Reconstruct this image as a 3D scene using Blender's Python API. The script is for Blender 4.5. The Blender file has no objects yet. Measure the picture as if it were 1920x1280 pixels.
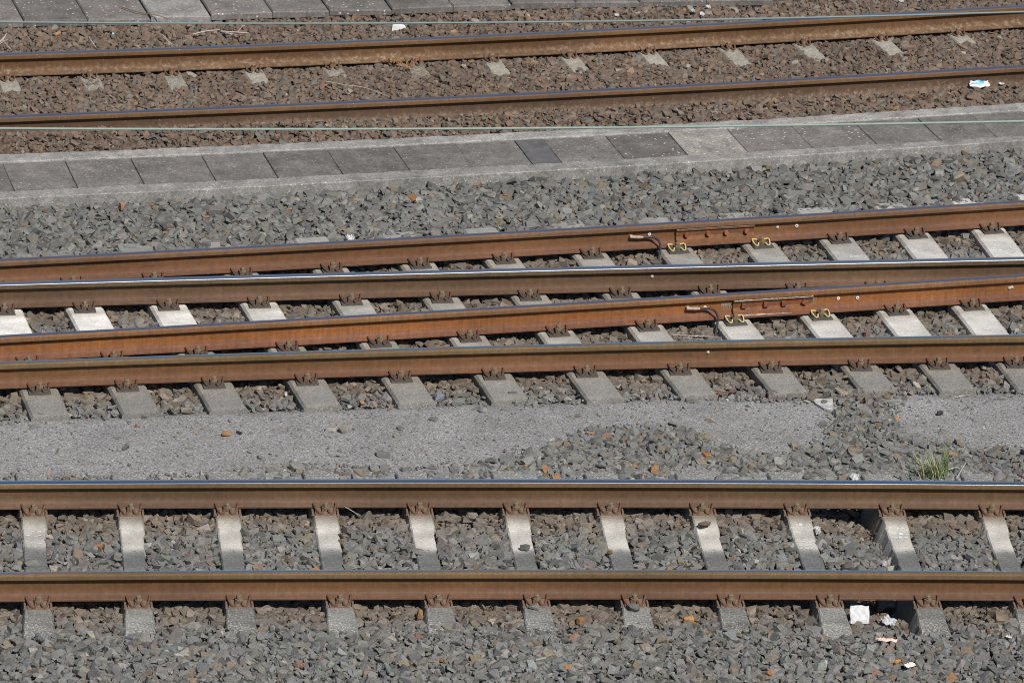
import bpy, bmesh, math, random
import numpy as np
from mathutils import Vector, Matrix, Euler
random.seed(7); RNG = np.random.default_rng(11)
scene = bpy.context.scene
C = bpy.context.collection

# ------------------------------------------------------------------ camera
F_PX, DIST, EL, ROLL = 10876.6, 41.818, math.radians(21.8145), math.radians(2.48756)
FW = np.array([0, math.cos(EL), -math.sin(EL)]); UP0 = np.array([0, math.sin(EL), math.cos(EL)])
RT = math.cos(ROLL)*np.array([1, 0, 0.]) + math.sin(ROLL)*UP0
UP = -math.sin(ROLL)*np.array([1, 0, 0.]) + math.cos(ROLL)*UP0
CAM = -FW*DIST
def W(px, py, z=-0.2):
    """ground point of height z seen at a photograph pixel (survey of the place)"""
    d = FW + (px-960)/F_PX*RT + (640-py)/F_PX*UP
    t = (z-CAM[2])/d[2]
    p = CAM + t*d
    return Vector((p[0], p[1], z))
cd = bpy.data.cameras.new('camera'); cam = bpy.data.objects.new('camera', cd); C.objects.link(cam)
cd.sensor_width = 36; cd.lens = F_PX/1920*36; cd.clip_start = 1; cd.clip_end = 2000
M3 = Matrix([[RT[i], UP[i], -FW[i]] for i in range(3)])
cam.matrix_world = Matrix.Translation(Vector(CAM)) @ M3.to_4x4()
cd.dof.use_dof = True; cd.dof.focus_distance = 41.0; cd.dof.aperture_fstop = 20
scene.camera = cam
scene.cycles.pixel_filter_type = 'BLACKMAN_HARRIS'; scene.cycles.filter_width = 1.05

# ------------------------------------------------------------------ light
world = bpy.data.worlds.new('World'); scene.world = world; world.use_nodes = True
nt = world.node_tree; bg = nt.nodes['Background']
sky = nt.nodes.new('ShaderNodeTexSky'); sky.sky_type = 'NISHITA'; sky.sun_disc = False
SUN = Vector((0.40, -0.60, 0.86)).normalized()
sky.sun_elevation = math.asin(SUN.z); sky.sun_rotation = math.atan2(SUN.x, SUN.y)
nt.links.new(sky.outputs[0], bg.inputs[0]); bg.inputs[1].default_value = 0.06
sd = bpy.data.lights.new('sun', 'SUN'); sd.energy = 4.7; sd.angle = math.radians(0.5); sd.color = (1, .965, .91)
so = bpy.data.objects.new('sun', sd); C.objects.link(so); so.rotation_euler = SUN.to_track_quat('Z', 'Y').to_euler(); so.location = (20, -30, 40)
vs = scene.view_settings; vs.view_transform = 'Standard'; vs.look = 'None'; vs.exposure = 0; vs.gamma = 1; vs.use_curve_mapping = False

# ------------------------------------------------------------------ material helpers
class NT:
    def __init__(s, name):
        s.m = bpy.data.materials.new(name); s.m.use_nodes = True; s.t = s.m.node_tree
        s.b = s.t.nodes['Principled BSDF']; s.b.inputs['Roughness'].default_value = .85
        s.b.inputs['Specular IOR Level'].default_value = .25
    def n(s, typ, **kw):
        nd = s.t.nodes.new(typ)
        for k, v in kw.items(): setattr(nd, k, v)
        return nd
    def l(s, a, b): s.t.links.new(a, b)
    def coords(s, scale=(1, 1, 1), kind='Object'):
        tc = s.n('ShaderNodeTexCoord'); mp = s.n('ShaderNodeMapping'); mp.inputs['Scale'].default_value = scale
        s.l(tc.outputs[kind], mp.inputs['Vector']); return mp.outputs[0]
    def noise(s, scale, detail=4, rough=.6, co=None):
        nd = s.n('ShaderNodeTexNoise'); nd.inputs['Scale'].default_value = scale; nd.inputs['Detail'].default_value = detail
        nd.inputs['Roughness'].default_value = rough
        if co is not None: s.l(co, nd.inputs['Vector'])
        return nd.outputs['Fac']
    def voro(s, scale, co=None, out='Distance'):
        nd = s.n('ShaderNodeTexVoronoi'); nd.inputs['Scale'].default_value = scale
        if co is not None: s.l(co, nd.inputs['Vector'])
        return nd.outputs[out]
    def ramp(s, fac, stops):
        r = s.n('ShaderNodeValToRGB'); e = r.color_ramp.elements
        while len(e) < len(stops): e.new(.5)
        for el, (p, c) in zip(e, stops):
            el.position = p; el.color = (c, c, c, 1) if isinstance(c, (int, float)) else (*c, 1)
        s.l(fac, r.inputs[0]); return r.outputs[0]
    def mix(s, fac, a, b, mode='MIX'):
        m = s.n('ShaderNodeMix', data_type='RGBA', blend_type=mode)
        for i, v in ((0, fac), (6, a), (7, b)):
            sock = m.inputs[i]
            if isinstance(v, (int, float)): sock.default_value = v if i == 0 else (v, v, v, 1)
            elif isinstance(v, tuple): sock.default_value = (*v, 1)
            else: s.l(v, sock)
        return m.outputs[2]
    def math(s, op, a, b=0.):
        m = s.n('ShaderNodeMath', operation=op)
        for i, v in enumerate((a, b)):
            if isinstance(v, (int, float)): m.inputs[i].default_value = v
            else: s.l(v, m.inputs[i])
        return m.outputs[0]
    def bump(s, h, strength=.5, dist=.01):
        b = s.n('ShaderNodeBump'); b.inputs['Strength'].default_value = strength; b.inputs['Distance'].default_value = dist
        s.l(h, b.inputs['Height']); s.l(b.outputs[0], s.b.inputs['Normal'])
    def base(s, c):
        if isinstance(c, tuple): s.b.inputs['Base Color'].default_value = (*c, 1)
        else: s.l(c, s.b.inputs['Base Color'])
        return s

def m_stone():
    k = NT('ballast stone'); a = k.n('ShaderNodeAttribute', attribute_name='Col'); co = k.coords()
    v = k.ramp(k.noise(45, 5, .65, co), [(.25, .72), (.75, 1.28)])
    k.base(k.mix(1., a.outputs['Color'], v, 'MULTIPLY')); k.b.inputs['Roughness'].default_value = .8
    k.bump(k.noise(110, 4, .7, co), .25, .003); return k.m
def m_attr_concrete():
    k = NT('weathered concrete'); a = k.n('ShaderNodeAttribute', attribute_name='Col'); co = k.coords()
    v = k.ramp(k.noise(5, 6, .65, co), [(.28, .70), (.72, 1.2)])
    c = k.mix(1., a.outputs['Color'], v, 'MULTIPLY')
    f = k.ramp(k.noise(75, 4, .8, co), [(.3, .70), (.7, 1.26)])
    c = k.mix(1., c, f, 'MULTIPLY')
    sp = k.n('ShaderNodeAttribute', attribute_name='spot')
    w = k.math('MULTIPLY', k.ramp(k.noise(75, 5, .85, co), [(.53, 0.), (.61, 1.)]), sp.outputs['Fac'])
    c = k.mix(w, c, (.55, .54, .50))
    d = k.ramp(k.noise(30, 2, .5, co), [(.68, 0.), (.74, .5)])
    c = k.mix(d, c, (.09, .08, .065))
    k.base(c); k.bump(k.noise(160, 4, .7, co), .35, .004); return k.m
def m_rail(name, head, web, foot, lichen=0., streak=.5):
    k = NT(name); co = k.coords((60, 3, 3)); tc = k.n('ShaderNodeTexCoord'); sx = k.n('ShaderNodeSeparateXYZ'); k.l(tc.outputs['Object'], sx.inputs[0])
    z = k.math('MULTIPLY', sx.outputs['Z'], -1/.172)              # 0 top .. 1 foot
    zz = k.math('ADD', z, k.math('MULTIPLY', k.math('SUBTRACT', k.noise(1., 4, .7, k.coords((45, 8, 5))), .5), .16))
    c = k.ramp(zz, [(.0, head), (.24, head), (.40, web), (.70, web), (.80, foot), (1., foot)])
    st = k.ramp(k.noise(1., 4, .7, co), [(.3, 1-streak*.34), (.7, 1+streak*.34)])
    c = k.mix(1., c, st, 'MULTIPLY')
    lg = k.ramp(k.noise(.8, 3, .5, k.coords((1, 1, 1))), [(.3, .80), (.7, 1.18)])
    c = k.mix(1., c, lg, 'MULTIPLY')
    mot = k.ramp(k.noise(25, 5, .75, k.coords()), [(.3, .78), (.72, 1.22)])
    c = k.mix(1., c, mot, 'MULTIPLY')
    sm = k.ramp(k.noise(2.6, 5, .75, k.coords((1, 1, 5))), [(.56, 0.), (.72, .42)])
    c = k.mix(sm, c, (.062, .046, .034))
    if lichen:
        band = k.ramp(zz, [(.45, .0), (.66, .55), (.85, .9), (1., .4)])
        big = k.ramp(k.noise(1.2, 2, .5, k.coords()), [(.35, .35), (.6, 1.)])
        w = k.math('MULTIPLY', k.math('MULTIPLY', k.ramp(k.noise(28, 6, .8, k.coords()), [(.49, 0.), (.62, 1.)]), band), big)
        c = k.mix(k.math('MULTIPLY', w, lichen), c, (.36, .30, .23))
        dots = k.ramp(k.voro(38, k.coords()), [(.10, 1.), (.16, 0.)])
        sel = k.ramp(k.noise(9, 2, .5, k.coords()), [(.56, 0.), (.62, .7)])
        c = k.mix(k.math('MULTIPLY', dots, sel), c, (.42, .40, .34))
    k.base(c); k.b.inputs['Roughness'].default_value = .72; k.b.inputs['Specular IOR Level'].default_value = .3
    k.bump(k.noise(120, 4, .7, k.coords()), .25, .003); return k.m
def m_running(name, col, rough, metal=1.):
    k = NT(name); co = k.coords((2, 90, 90)); v = k.ramp(k.noise(1., 3, .6, co), [(.3, .88), (.7, 1.08)])
    k.base(k.mix(1., col, v, 'MULTIPLY')); k.b.inputs['Metallic'].default_value = metal; k.b.inputs['Roughness'].default_value = rough
    return k.m
def m_noisy(name, col, var=.3, scale=40, rough=.8, bump=.3, metal=0., col2=None, random=0.):
    k = NT(name); co = k.coords(); v = k.ramp(k.noise(scale, 5, .65, co), [(.3, 1-var), (.7, 1+var)])
    c = col
    if col2: c = k.mix(k.ramp(k.noise(scale*.4, 4, .7, co), [(.42, 0.), (.58, 1.)]), col, col2)
    c = k.mix(1., c, v, 'MULTIPLY')
    k.base(c); k.b.inputs['Roughness'].default_value = rough; k.b.inputs['Metallic'].default_value = metal
    if bump: k.bump(k.noise(scale*2, 4, .7, co), bump, .004)
    return k.m
def m_path():
    k = NT('fine gravel path'); co = k.coords()
    g = k.voro(120, co, 'Color'); sx = k.n('ShaderNodeSeparateColor'); k.l(g, sx.inputs[0])
    c = k.ramp(sx.outputs[0], [(0., (.14, .138, .139)), (.45, (.236, .231, .227)), (.85, (.293, .287, .283)), (1., (.42, .415, .416))])
    big = k.ramp(k.noise(2.2, 5, .65, co), [(.3, .84), (.7, 1.12)]); c = k.mix(1., c, big, 'MULTIPLY')
    br = k.ramp(k.noise(3.1, 4, .7, k.coords((1, 1.6, 1))), [(.55, 0.), (.75, .45)]); c = k.mix(br, c, (.17, .13, .10))
    k.base(c); h = k.mix(.5, k.voro(120, co), k.noise(60, 4, .7, co)); k.bump(h, .6, .008); return k.m
def m_slab(name, col, lichen, lsize=26):
    k = NT(name); co = k.coords(); oi = k.n('ShaderNodeObjectInfo')
    off = k.n('ShaderNodeVectorMath', operation='ADD'); k.l(co, off.inputs[0])
    cmb = k.n('ShaderNodeCombineXYZ'); k.l(k.math('MULTIPLY', oi.outputs['Random'], 37.), cmb.inputs[0]); k.l(cmb.outputs[0], off.inputs[1]); co = off.outputs[0]
    br = k.math('ADD', k.math('MULTIPLY', oi.outputs['Random'], .34), .84)
    c = k.mix(1., col, k.ramp(k.noise(5, 6, .72, co), [(.3, .62), (.7, 1.32)]), 'MULTIPLY')
    c = k.mix(1., c, k.ramp(k.noise(110, 3, .8, co), [(.3, .62), (.7, 1.42)]), 'MULTIPLY')
    c = k.mix(1., c, k.ramp(k.noise(45, 4, .8, co), [(.32, .68), (.68, 1.3)]), 'MULTIPLY')
    vm = k.n('ShaderNodeVectorMath', operation='SCALE'); k.l(c, vm.inputs[0]); k.l(br, vm.inputs['Scale']); c = vm.outputs[0]
    c = k.mix(k.ramp(k.noise(9, 6, .75, co), [(.54, 0.), (.70, .55)]), c, (.075, .068, .062))
    c = k.mix(k.ramp(k.noise(7, 5, .8, k.coords((1.3, 1, 1))), [(.56, 0.), (.72, .4)]), c, (.33, .31, .29))
    wv = k.voro(lsize, co); cl = k.ramp(k.noise(3.3, 3, .6, co), [(.38, 0.), (.6, 1.)])
    spots = k.math('MULTIPLY', k.ramp(wv, [(.14, 1.), (.2, 0.)]), k.math('MULTIPLY', cl, lichen))
    spots = k.math('MULTIPLY', spots, k.ramp(k.noise(70, 3, .7, co), [(.42, 0.), (.5, 1.)]))
    c = k.mix(spots, c, (.56, .56, .54))
    k.base(c); k.bump(k.noise(90, 5, .75, co), .4, .005); return k.m
def m_vcol(name, rough=.7):
    k = NT(name); a = k.n('ShaderNodeAttribute', attribute_name='Col'); k.base(a.outputs['Color']); k.b.inputs['Roughness'].default_value = rough
    return k.m

M_STONE = m_stone(); M_CONC = m_attr_concrete(); M_PATH = m_path()
M_RAIL = {
 'F1': m_rail('brown rail steel', (.140, .091, .044), (.112, .066, .033), (.122, .074, .047), streak=.30),
 'F2': m_rail('warm brown rail steel', (.142, .090, .043), (.140, .069, .028), (.132, .071, .044), streak=.35),
 'B1': m_rail('umber rail steel', (.112, .077, .042), (.115, .068, .037), (.120, .069, .043), streak=.28),
 'B2': m_rail('ochre rail steel', (.142, .092, .044), (.150, .073, .030), (.142, .070, .039), streak=.35),
 'A1': m_rail('red brown rail steel', (.152, .085, .047), (.162, .075, .032), (.150, .073, .042), streak=.25),
 'A2': m_rail('orange rusted rail steel', (.180, .092, .041), (.240, .093, .029), (.168, .075, .042), streak=.55),
 'C1': m_rail('old lichened rail steel', (.140, .075, .032), (.125, .062, .026), (.145, .080, .041), lichen=.75, streak=.3),
 'C2': m_rail('old dusty rail steel', (.140, .078, .037), (.100, .058, .034), (.108, .068, .046), lichen=.6, streak=.2)}
M_BLUE = m_running('polished running surface', (.90, .94, 1.), .2)
M_BLUEB = m_running('traffic worn running surface', (.60, .64, .73), .42)
M_DULL = m_running('dull running surface', (.52, .50, .62), .42)
M_WORN = m_running('slightly rusted running surface', (.58, .60, .70), .40)
M_CLIP = m_noisy('rusty clip steel', (.105, .052, .036), .35, 60, .7)
M_CLIPF = m_noisy('brown clip steel', (.118, .064, .041), .3, 60, .75)
M_BOLT = m_noisy('dusty bolt', (.20, .16, .105), .35, 70, .75, col2=(.16, .105, .068))
M_BOLTR = m_noisy('rusted bolt', (.17, .07, .03), .35, 70, .8, col2=(.26, .2, .15))
M_PLATE = m_noisy('dark grey base plate', (.075, .075, .068), .25, 40, .75)
M_GUIDE = m_noisy('dusty guide plate', (.17, .115, .08), .25, 40, .8)
M_YEL = m_noisy('yellow paint', (.66, .49, .14), .3, 60, .6, col2=(.56, .46, .24))
M_WHITE = m_noisy('white paper', (.56, .56, .565), .16, 22, .75, .5)
M_PALE = m_noisy('weathered paper', (.66, .50, .42), .12, 25, .75, .2)
M_BLACK = m_noisy('black rubber sheath', (.035, .038, .045), .3, 40, .45)
M_LUG = m_noisy('weathered lug', (.36, .24, .17), .3, 60, .6, col2=(.42, .36, .29))
M_SEAL = m_noisy('grey sealant', (.42, .41, .40), .25, 60, .8, col2=(.28, .22, .18))
M_SEALD = m_noisy('dirty sealant', (.20, .165, .14), .3, 60, .8)
M_FISH = m_noisy('rusted fishplate steel', (.155, .072, .036), .25, 30, .8, col2=(.19, .085, .036))
M_FISHR = m_noisy('red rusted fishplate steel', (.20, .078, .034), .25, 30, .8, col2=(.155, .068, .038))
M_OLDBOLT = m_noisy('scaly bolt head', (.33, .13, .075), .4, 80, .85, col2=(.20, .07, .035))
M_GLUE = m_noisy('dried glue runs', (.30, .20, .11), .35, 60, .8, col2=(.38, .31, .22))
M_KERB = m_slab('pale kerb concrete', (.26, .249, .236), 1.2, 30)
M_LID = m_slab('grey cover slab concrete', (.150, .139, .130), .8, 30)
M_LIDL = m_slab('lichened cover slab concrete', (.158, .145, .134), 1.9, 22)
M_LIDW = m_slab('pale lichened cover slab concrete', (.31, .288, .258), 3., 20)
M_DARKP = m_noisy('dark bitumen slab', (.112, .108, .112), .3, 12, .8, .3)
M_WIRE = m_noisy('green patina copper', (.24, .31, .275), .1, 20, .5, 0)
M_WIRE2 = m_noisy('dark patina copper', (.17, .22, .225), .1, 20, .5, 0)
M_TWIG = m_noisy('bleached twig', (.46, .40, .36), .25, 50, .8)
M_TWIGB = m_noisy('brown twig', (.26, .14, .08), .3, 50, .8)
M_LEAF = m_noisy('dry orange leaf', (.50, .24, .07), .3, 60, .7)
M_CHALK = m_noisy('faded chalk', (.58, .64, .65), .15, 90, .9, 0)
M_VC = m_vcol('tinted plant matter')

# ------------------------------------------------------------------ mesh helpers
def link(name, me, mat=None, parent=None, mw=None):
    o = bpy.data.objects.new(name, me); C.objects.link(o)
    if mat: me.materials.append(mat)
    if parent:
        o.parent = parent
        if mw is not None: o.matrix_basis = mw
    elif mw is not None: o.matrix_world = mw
    return o
def mesh(name, v, f, smooth=None):
    me = bpy.data.meshes.new(name); me.from_pydata([tuple(p) for p in v], [], f); me.validate(); me.update()
    if smooth is not None:
        me.polygons.foreach_set('use_smooth', [True]*len(me.polygons)); me.set_sharp_from_angle(angle=math.radians(smooth))
    return me
def tag(o, label, cat, group=None, kind=None):
    o['label'] = label; o['category'] = cat
    if group: o['group'] = group
    if kind: o['kind'] = kind
    return o
def box(v, f, c, s, rot=None, bev=0.):
    cx, cy, cz = c; hx, hy, hz = s[0]/2, s[1]/2, s[2]/2; n = len(v)
    P = [Vector((sx*hx, sy*hy, sz*hz)) for sz in (-1, 1) for sx, sy in ((-1, -1), (1, -1), (1, 1), (-1, 1))]
    if bev:
        P[4:] = [Vector((math.copysign(abs(p.x)-bev, p.x), math.copysign(abs(p.y)-bev, p.y), p.z)) for p in P[4:]]
    if rot is not None: P = [rot @ p for p in P]
    v += [p + Vector(c) for p in P]
    f += [tuple(n+i for i in q) for q in ((3, 2, 1, 0), (4, 5, 6, 7), (0, 1, 5, 4), (1, 2, 6, 5), (2, 3, 7, 6), (3, 0, 4, 7))]
def tube(v, f, pts, r, sides=7, caps=True):
    pts = [Vector(p) for p in pts]; rs = r if isinstance(r, (list, tuple)) else [r]*len(pts); n0 = len(v); up = Vector((0, 0, 1))
    for i, p in enumerate(pts):
        t = (pts[min(i+1, len(pts)-1)] - pts[max(i-1, 0)]).normalized()
        a = t.cross(up); a = a.normalized() if a.length > 1e-3 else t.orthogonal().normalized(); b = a.cross(t)
        for k in range(sides):
            w = 2*math.pi*k/sides; v.append(p + rs[i]*(math.cos(w)*a + math.sin(w)*b))
    for i in range(len(pts)-1):
        for k in range(sides):
            q = n0+i*sides; f.append((q+k, q+(k+1) % sides, q+sides+(k+1) % sides, q+sides+k))
    if caps: f.append(tuple(n0+k for k in range(sides))[::-1]); f.append(tuple(n0+(len(pts)-1)*sides+k for k in range(sides)))
def prism(v, f, poly, z0, z1, mw=None):
    n = len(v); k = len(poly)
    P = [Vector((x, y, z0)) for x, y in poly] + [Vector((x, y, z1)) for x, y in poly]
    v += [mw @ p for p in P] if mw else P
    f.append(tuple(n+i for i in range(k))[::-1]); f.append(tuple(n+k+i for i in range(k)))
    for i in range(k): j = (i+1) % k; f.append((n+i, n+j, n+k+j, n+k+i))
def smooth_path(P, n=4):
    P = [Vector(p) for p in P]; out = []
    for i in range(len(P)-1):
        a, b, c, d = P[max(i-1, 0)], P[i], P[i+1], P[min(i+2, len(P)-1)]
        for j in range(n):
            t = j/n; out.append(.5*((2*b) + (c-a)*t + (2*a-5*b+4*c-d)*t*t + (3*b-a-3*c+d)*t**3))
    return out + [P[-1]]
def setcol(me, cols, name='Col'):
    a = me.attributes.new(name, 'FLOAT_COLOR', 'POINT'); c = np.ones((len(cols), 4), np.float32); c[:, :3] = cols; a.data.foreach_set('color', c.ravel())
def setfloat(me, vals, name):
    a = me.attributes.new(name, 'FLOAT', 'POINT'); a.data.foreach_set('value', np.asarray(vals, np.float32))

# ------------------------------------------------------------------ rails
QUAD = {'A1': (.00252, .28544, 2.20928), 'A2': (.0018, .282, .66084), 'B1': (-.00149, .18943, 1.41348), 'B2': (-.00404, .18833, -.09986),
        'F1': (-.00296, .10868, -2.57031), 'F2': (-.00301, .10806, -4.05561), 'C1': (.00655, .28298, 6.86456), 'C2': (.00451, .28068, 5.34793)}
OFF = {'A1': .020, 'A2': .020, 'B1': .032, 'B2': .008, 'F1': .032, 'F2': .007, 'C1': .024, 'C2': .034}
def ry(k, x):
    a, b, c = QUAD[k]; s = 2*a*x+b; return a*x*x+b*x+c + OFF[k]*np.sqrt(1+s*s)
def rs(k, x): return 2*QUAD[k][0]*x+QUAD[k][1]
def rdist(k, x, y):
    """signed distance from rail centre, positive on the camera's side"""
    return (ry(k, x)-y)/np.sqrt(1+rs(k, x)**2)
def rail_hit(k, p, d):
    """where the ground line p + t d meets rail k"""
    t = 0.
    for _ in range(12):
        x = p.x+t*d.x; y = p.y+t*d.y; t -= (y-ry(k, x))/(d.y-rs(k, x)*d.x)
    return Vector((p.x+t*d.x, p.y+t*d.y, 0))
def rail_mat(k, x):
    """frame on the rail: X along it, Y away from the camera"""
    s = rs(k, x); return Matrix.Translation((x, ry(k, x), 0)) @ Matrix.Rotation(math.atan(s), 4, 'Z')
HALF = [(0, 0), (5, -.1), (12, -.3), (20, -1), (28, -3), (32, -5.8), (32.5, -6.4), (33.0, -7.05), (34.6, -9.6), (35.8, -14.5), (36.2, -37.5), (35, -39.5), (20, -42.5), (10.5, -46), (8.6, -56), (8.3, -80),
        (8.8, -112), (11, -130), (16, -142), (25, -149), (45, -155), (73, -159.5), (75, -161.5), (75, -171.5), (72, -172)]
PROF = [(-u/1000, z/1000) for u, z in HALF[::-1]] + [(u/1000, z/1000) for u, z in HALF[1:]]      # u: + = camera's side
RAILINFO = {
 'F1': ('far rail of the nearest track, polished blue top with a bright glint line', (-.0347, .0326), M_BLUE),
 'F2': ('near rail of the nearest track, lowest rail in the picture, bluish top', (-.0347, .0051), M_BLUE),
 'B1': ('umber rail with bright glint line crossing between the two jointed rails', (-.0347, .0324), M_BLUEB),
 'B2': ('ochre brown rail beside the fine gravel path, bluish top', (-.0347, .0121), M_BLUE),
 'A1': ('red brown jointed rail next to the grey ballast bank, round bolted joint', (-.0347, .0201), M_DULL),
 'A2': ('bright orange rusted jointed rail with white sealant at its square bolted joint', (-.0347, .0201), M_DULL),
 'C1': ('farthest rail, lichen spotted foot, under the dark thin wire at the top', (-.0347, .0241), M_WORN),
 'C2': ('old rail half buried in brown ballast beside the cable trough', (-.020, .0281), M_DULL)}
RAIL = {}
for k, (label, (u0, u1), rm) in RAILINFO.items():
    X = np.linspace(-6.2, 6.0, 123) if k[0] != 'C' else np.linspace(-7, 7, 141)
    V = []
    for x in X:
        s = rs(k, x); L = math.sqrt(1+s*s); nx, ny = s/L, -1/L
        for u, z in PROF: V.append((x+u*nx, ry(k, x)+u*ny, z))
    np_ = len(PROF); Fb, Ft = [], []
    for j in range(np_):
        j2 = (j+1) % np_; um = (PROF[j][0]+PROF[j2][0])/2; top = PROF[j][1] > -.012 and PROF[j2][1] > -.012 and j2 != 0 and u0 < um < u1
        for i in range(len(X)-1):
            q = (i*np_+j, (i+1)*np_+j, (i+1)*np_+j2, i*np_+j2); (Ft if top else Fb).append(q)
    Fb.append(tuple(range(np_))); Fb.append(tuple((len(X)-1)*np_+j for j in range(np_))[::-1])
    def sub(faces, name):
        ids = sorted({i for q in faces for i in q}); mp = {i: n for n, i in enumerate(ids)}
        return mesh(name, [V[i] for i in ids], [tuple(mp[i] for i in q) for q in faces], 28)
    r = link('rail', sub(Fb, 'rail'), M_RAIL[k]); tag(r, label, 'rail', 'running rails')
    link('running_surface', sub(Ft, 'running_surface'), rm, r); RAIL[k] = r
for r in RAIL.values():
    for o in [r]+list(r.children):
        bm = bmesh.new(); bm.from_mesh(o.data); bmesh.ops.recalc_face_normals(bm, faces=bm.faces)
        if o is not r:
            if sum(f.normal.z for f in bm.faces) < 0: bmesh.ops.reverse_faces(bm, faces=bm.faces)
        bm.to_mesh(o.data); bm.free()

def rx_at(k, px, py, u, z):
    """x of the rail frame whose camera-side point (u, z) is at that pixel"""
    return W(px, py, z).x
def on_rail(k, px, py, z):
    p = W(px, py, z); return p.x - 0*p.y
# plugs in the webs
def ring_mesh():
    v, f = [], []; n = 12
    for r, y in ((.013, 0), (.013, -.006), (.007, -.008), (.0055, -.003)):
        for i in range(n): a = 2*math.pi*i/n; v.append((r*math.cos(a), y, r*math.sin(a)))
    for j in range(3):
        for i in range(n): f.append((j*n+i, j*n+(i+1) % n, (j+1)*n+(i+1) % n, (j+1)*n+i))
    return mesh('ring_plug', v, f, 40)
def dome_mesh():
    v, f = [], []; n = 10
    for r, y in ((.013, 0), (.012, -.006), (.007, -.010)):
        for i in range(n): a = 2*math.pi*i/n; v.append((r*math.cos(a), y, r*math.sin(a)))
    v.append((0, -.0115, 0))
    for j in range(2):
        for i in range(n): f.append((j*n+i, j*n+(i+1) % n, (j+1)*n+(i+1) % n, (j+1)*n+i))
    for i in range(n): f.append((2*n+i, 2*n+(i+1) % n, 3*n))
    return mesh('plug', v, f, 40)
RINGM, DOMEM = ring_mesh(), dome_mesh(); RINGM.materials.append(m_noisy('white ring', (.72, .70, .66), .1, 60)); DOMEM.materials.append(m_noisy('grey stud', (.46, .40, .34), .2, 80))
for k, me, px, py in (('A1', RINGM, 1217, 439), ('A1', DOMEM, 1457, 426), ('A1', RINGM, 1493, 423), ('B1', DOMEM, 1222, 518), ('B2', DOMEM, 1327, 660),
                      ('A2', RINGM, 1321, 576), ('A2', RINGM, 1571, 559), ('A2', RINGM, 1607, 558), ('A2', DOMEM, 1892, 539.5), ('A2', DOMEM, 1896.5, 538.5)):
    x = W(px, py, -.085).x; o = bpy.data.objects.new('web_plug', me); C.objects.link(o); o.parent = RAIL[k]
    z = -.085
    for _ in range(8):          # height on the web seen at that pixel
        p = W(px, py, z); e = rdist(k, p.x, p.y)-.0085; z += -e*math.tan(EL)*1.0 if abs(e) > 1e-5 else 0; x = p.x
    z = max(-.125, min(-.058, z))
    o.matrix_basis = rail_mat(k, x) @ Matrix.Translation((0, -.0086, z))

# bolted insulated joints
def joint(k, x0, x1, matb, sealm, square, bolts_px):
    m = rail_mat(k, (x0+x1)/2); L = (x1-x0)*math.sqrt(1+rs(k, (x0+x1)/2)**2)
    sec = [(.0095, -.050), (.034, -.0425), (.0385, -.047), (.0385, -.056), (.026, -.066), (.024, -.104), (.032, -.118), (.044, -.128), (.046, -.1345), (.055, -.1505), (.055, -.1575), (.012, -.142)]
    n = 24; v, f = [], []
    for i in range(n+1):
        x = -L/2+L*i/n
        for u, z in sec: v.append((x, -u-.002, z + (0.0012*math.sin(9*x+i) if z < -.06 else 0)))
    q = len(sec)
    for i in range(n):
        for j in range(q): f.append((i*q+j, i*q+(j+1) % q, (i+1)*q+(j+1) % q, (i+1)*q+j))
    f.append(tuple(range(q))); f.append(tuple(n*q+j for j in range(q))[::-1])
    fp = link('fishplate', mesh('fishplate', v, f, 30), matb, RAIL[k], m); fix(fp)
    # sealant bead along the top edge
    v, f = [], []; pts = []; rr = []
    for i in range(40):
        x = -L/2+.004+(L-.008)*i/39; pts.append((x, -.0405, -.0445+random.uniform(-.001, .001))); rr.append(random.uniform(.0028, .0058) if square else random.uniform(.002, .0036))
    tube(v, f, pts, rr, 6); fix(link('sealant_bead', mesh('sealant_bead', v, f, 60), sealm, fp))
    if square:
        v, f = [], []; pts = []; rr = []
        for i in range(30):
            x = -L/2+.03+(L-.2)*i/29; pts.append((x, -.058, -.157+random.uniform(-.001, .001))); rr.append(max(.001, .006*math.exp(-((i-9)/7)**2)+random.uniform(.001, .003)))
        tube(v, f, pts, rr, 6); fix(link('sealant_bead', mesh('sealant_bead', v, f, 60), sealm, fp))
        # dried glue smears on the web left of the plate
        v, f = [], []
        for i in range(14):
            x = -L/2-.085+.006*i+random.uniform(-.002, .002); tube(v, f, [(x, -.010, -.058-random.uniform(0, .012)), (x+random.uniform(-.003, .003), -.0098, -.125+random.uniform(-.01, .02))], random.uniform(.0018, .0034), 5)
        fix(link('glue_smear', mesh('glue_smear', v, f, 60), M_GLUE, RAIL[k], m)); v, f = [], []
        for i in range(4):
            x = L/2+.008+.007*i; tube(v, f, [(x, -.010, -.06), (x, -.0098, -.125)], random.uniform(.002, .0034), 5)
        fix(link('glue_smear', mesh('glue_smear', v, f, 60), M_GLUE, RAIL[k], m))
    for i, bx in enumerate(bolts_px):
        xb = bx*L/2; v, f = [], []
        if square:
            box(v, f, (xb, -.038, -.086), (.036, .026, .036), Matrix.Rotation((.08, .05, -.04, .6)[i], 3, 'Y'))
            me = mesh('bolt', v, f)
        else:
            tube(v, f, [(xb, -.022, -.087), (xb, -.040, -.088), (xb+.001, -.058, -.088)], [.0175, .0205, .0165], 8)
            me = mesh('bolt', v, f, 30)
        fix(link('bolt', me, M_FISHR if square else M_OLDBOLT, fp))
def fix(o):
    bm = bmesh.new(); bm.from_mesh(o.data); bmesh.ops.recalc_face_normals(bm, faces=bm.faces); bm.to_mesh(o.data); bm.free(); return o
def xr(k, px, py, u, z):
    p = W(px, py, z); return p.x
joint('A1', W(1266, 445, -.08).x, W(1412, 432, -.08).x, M_FISH, M_SEALD, False, (-.75, -.19, .27, .79))
joint('A2', W(1373, 580, -.08).x, W(1523, 570, -.08).x, M_FISHR, M_SEAL, True, (-.74, -.19, .26, .78))
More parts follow.
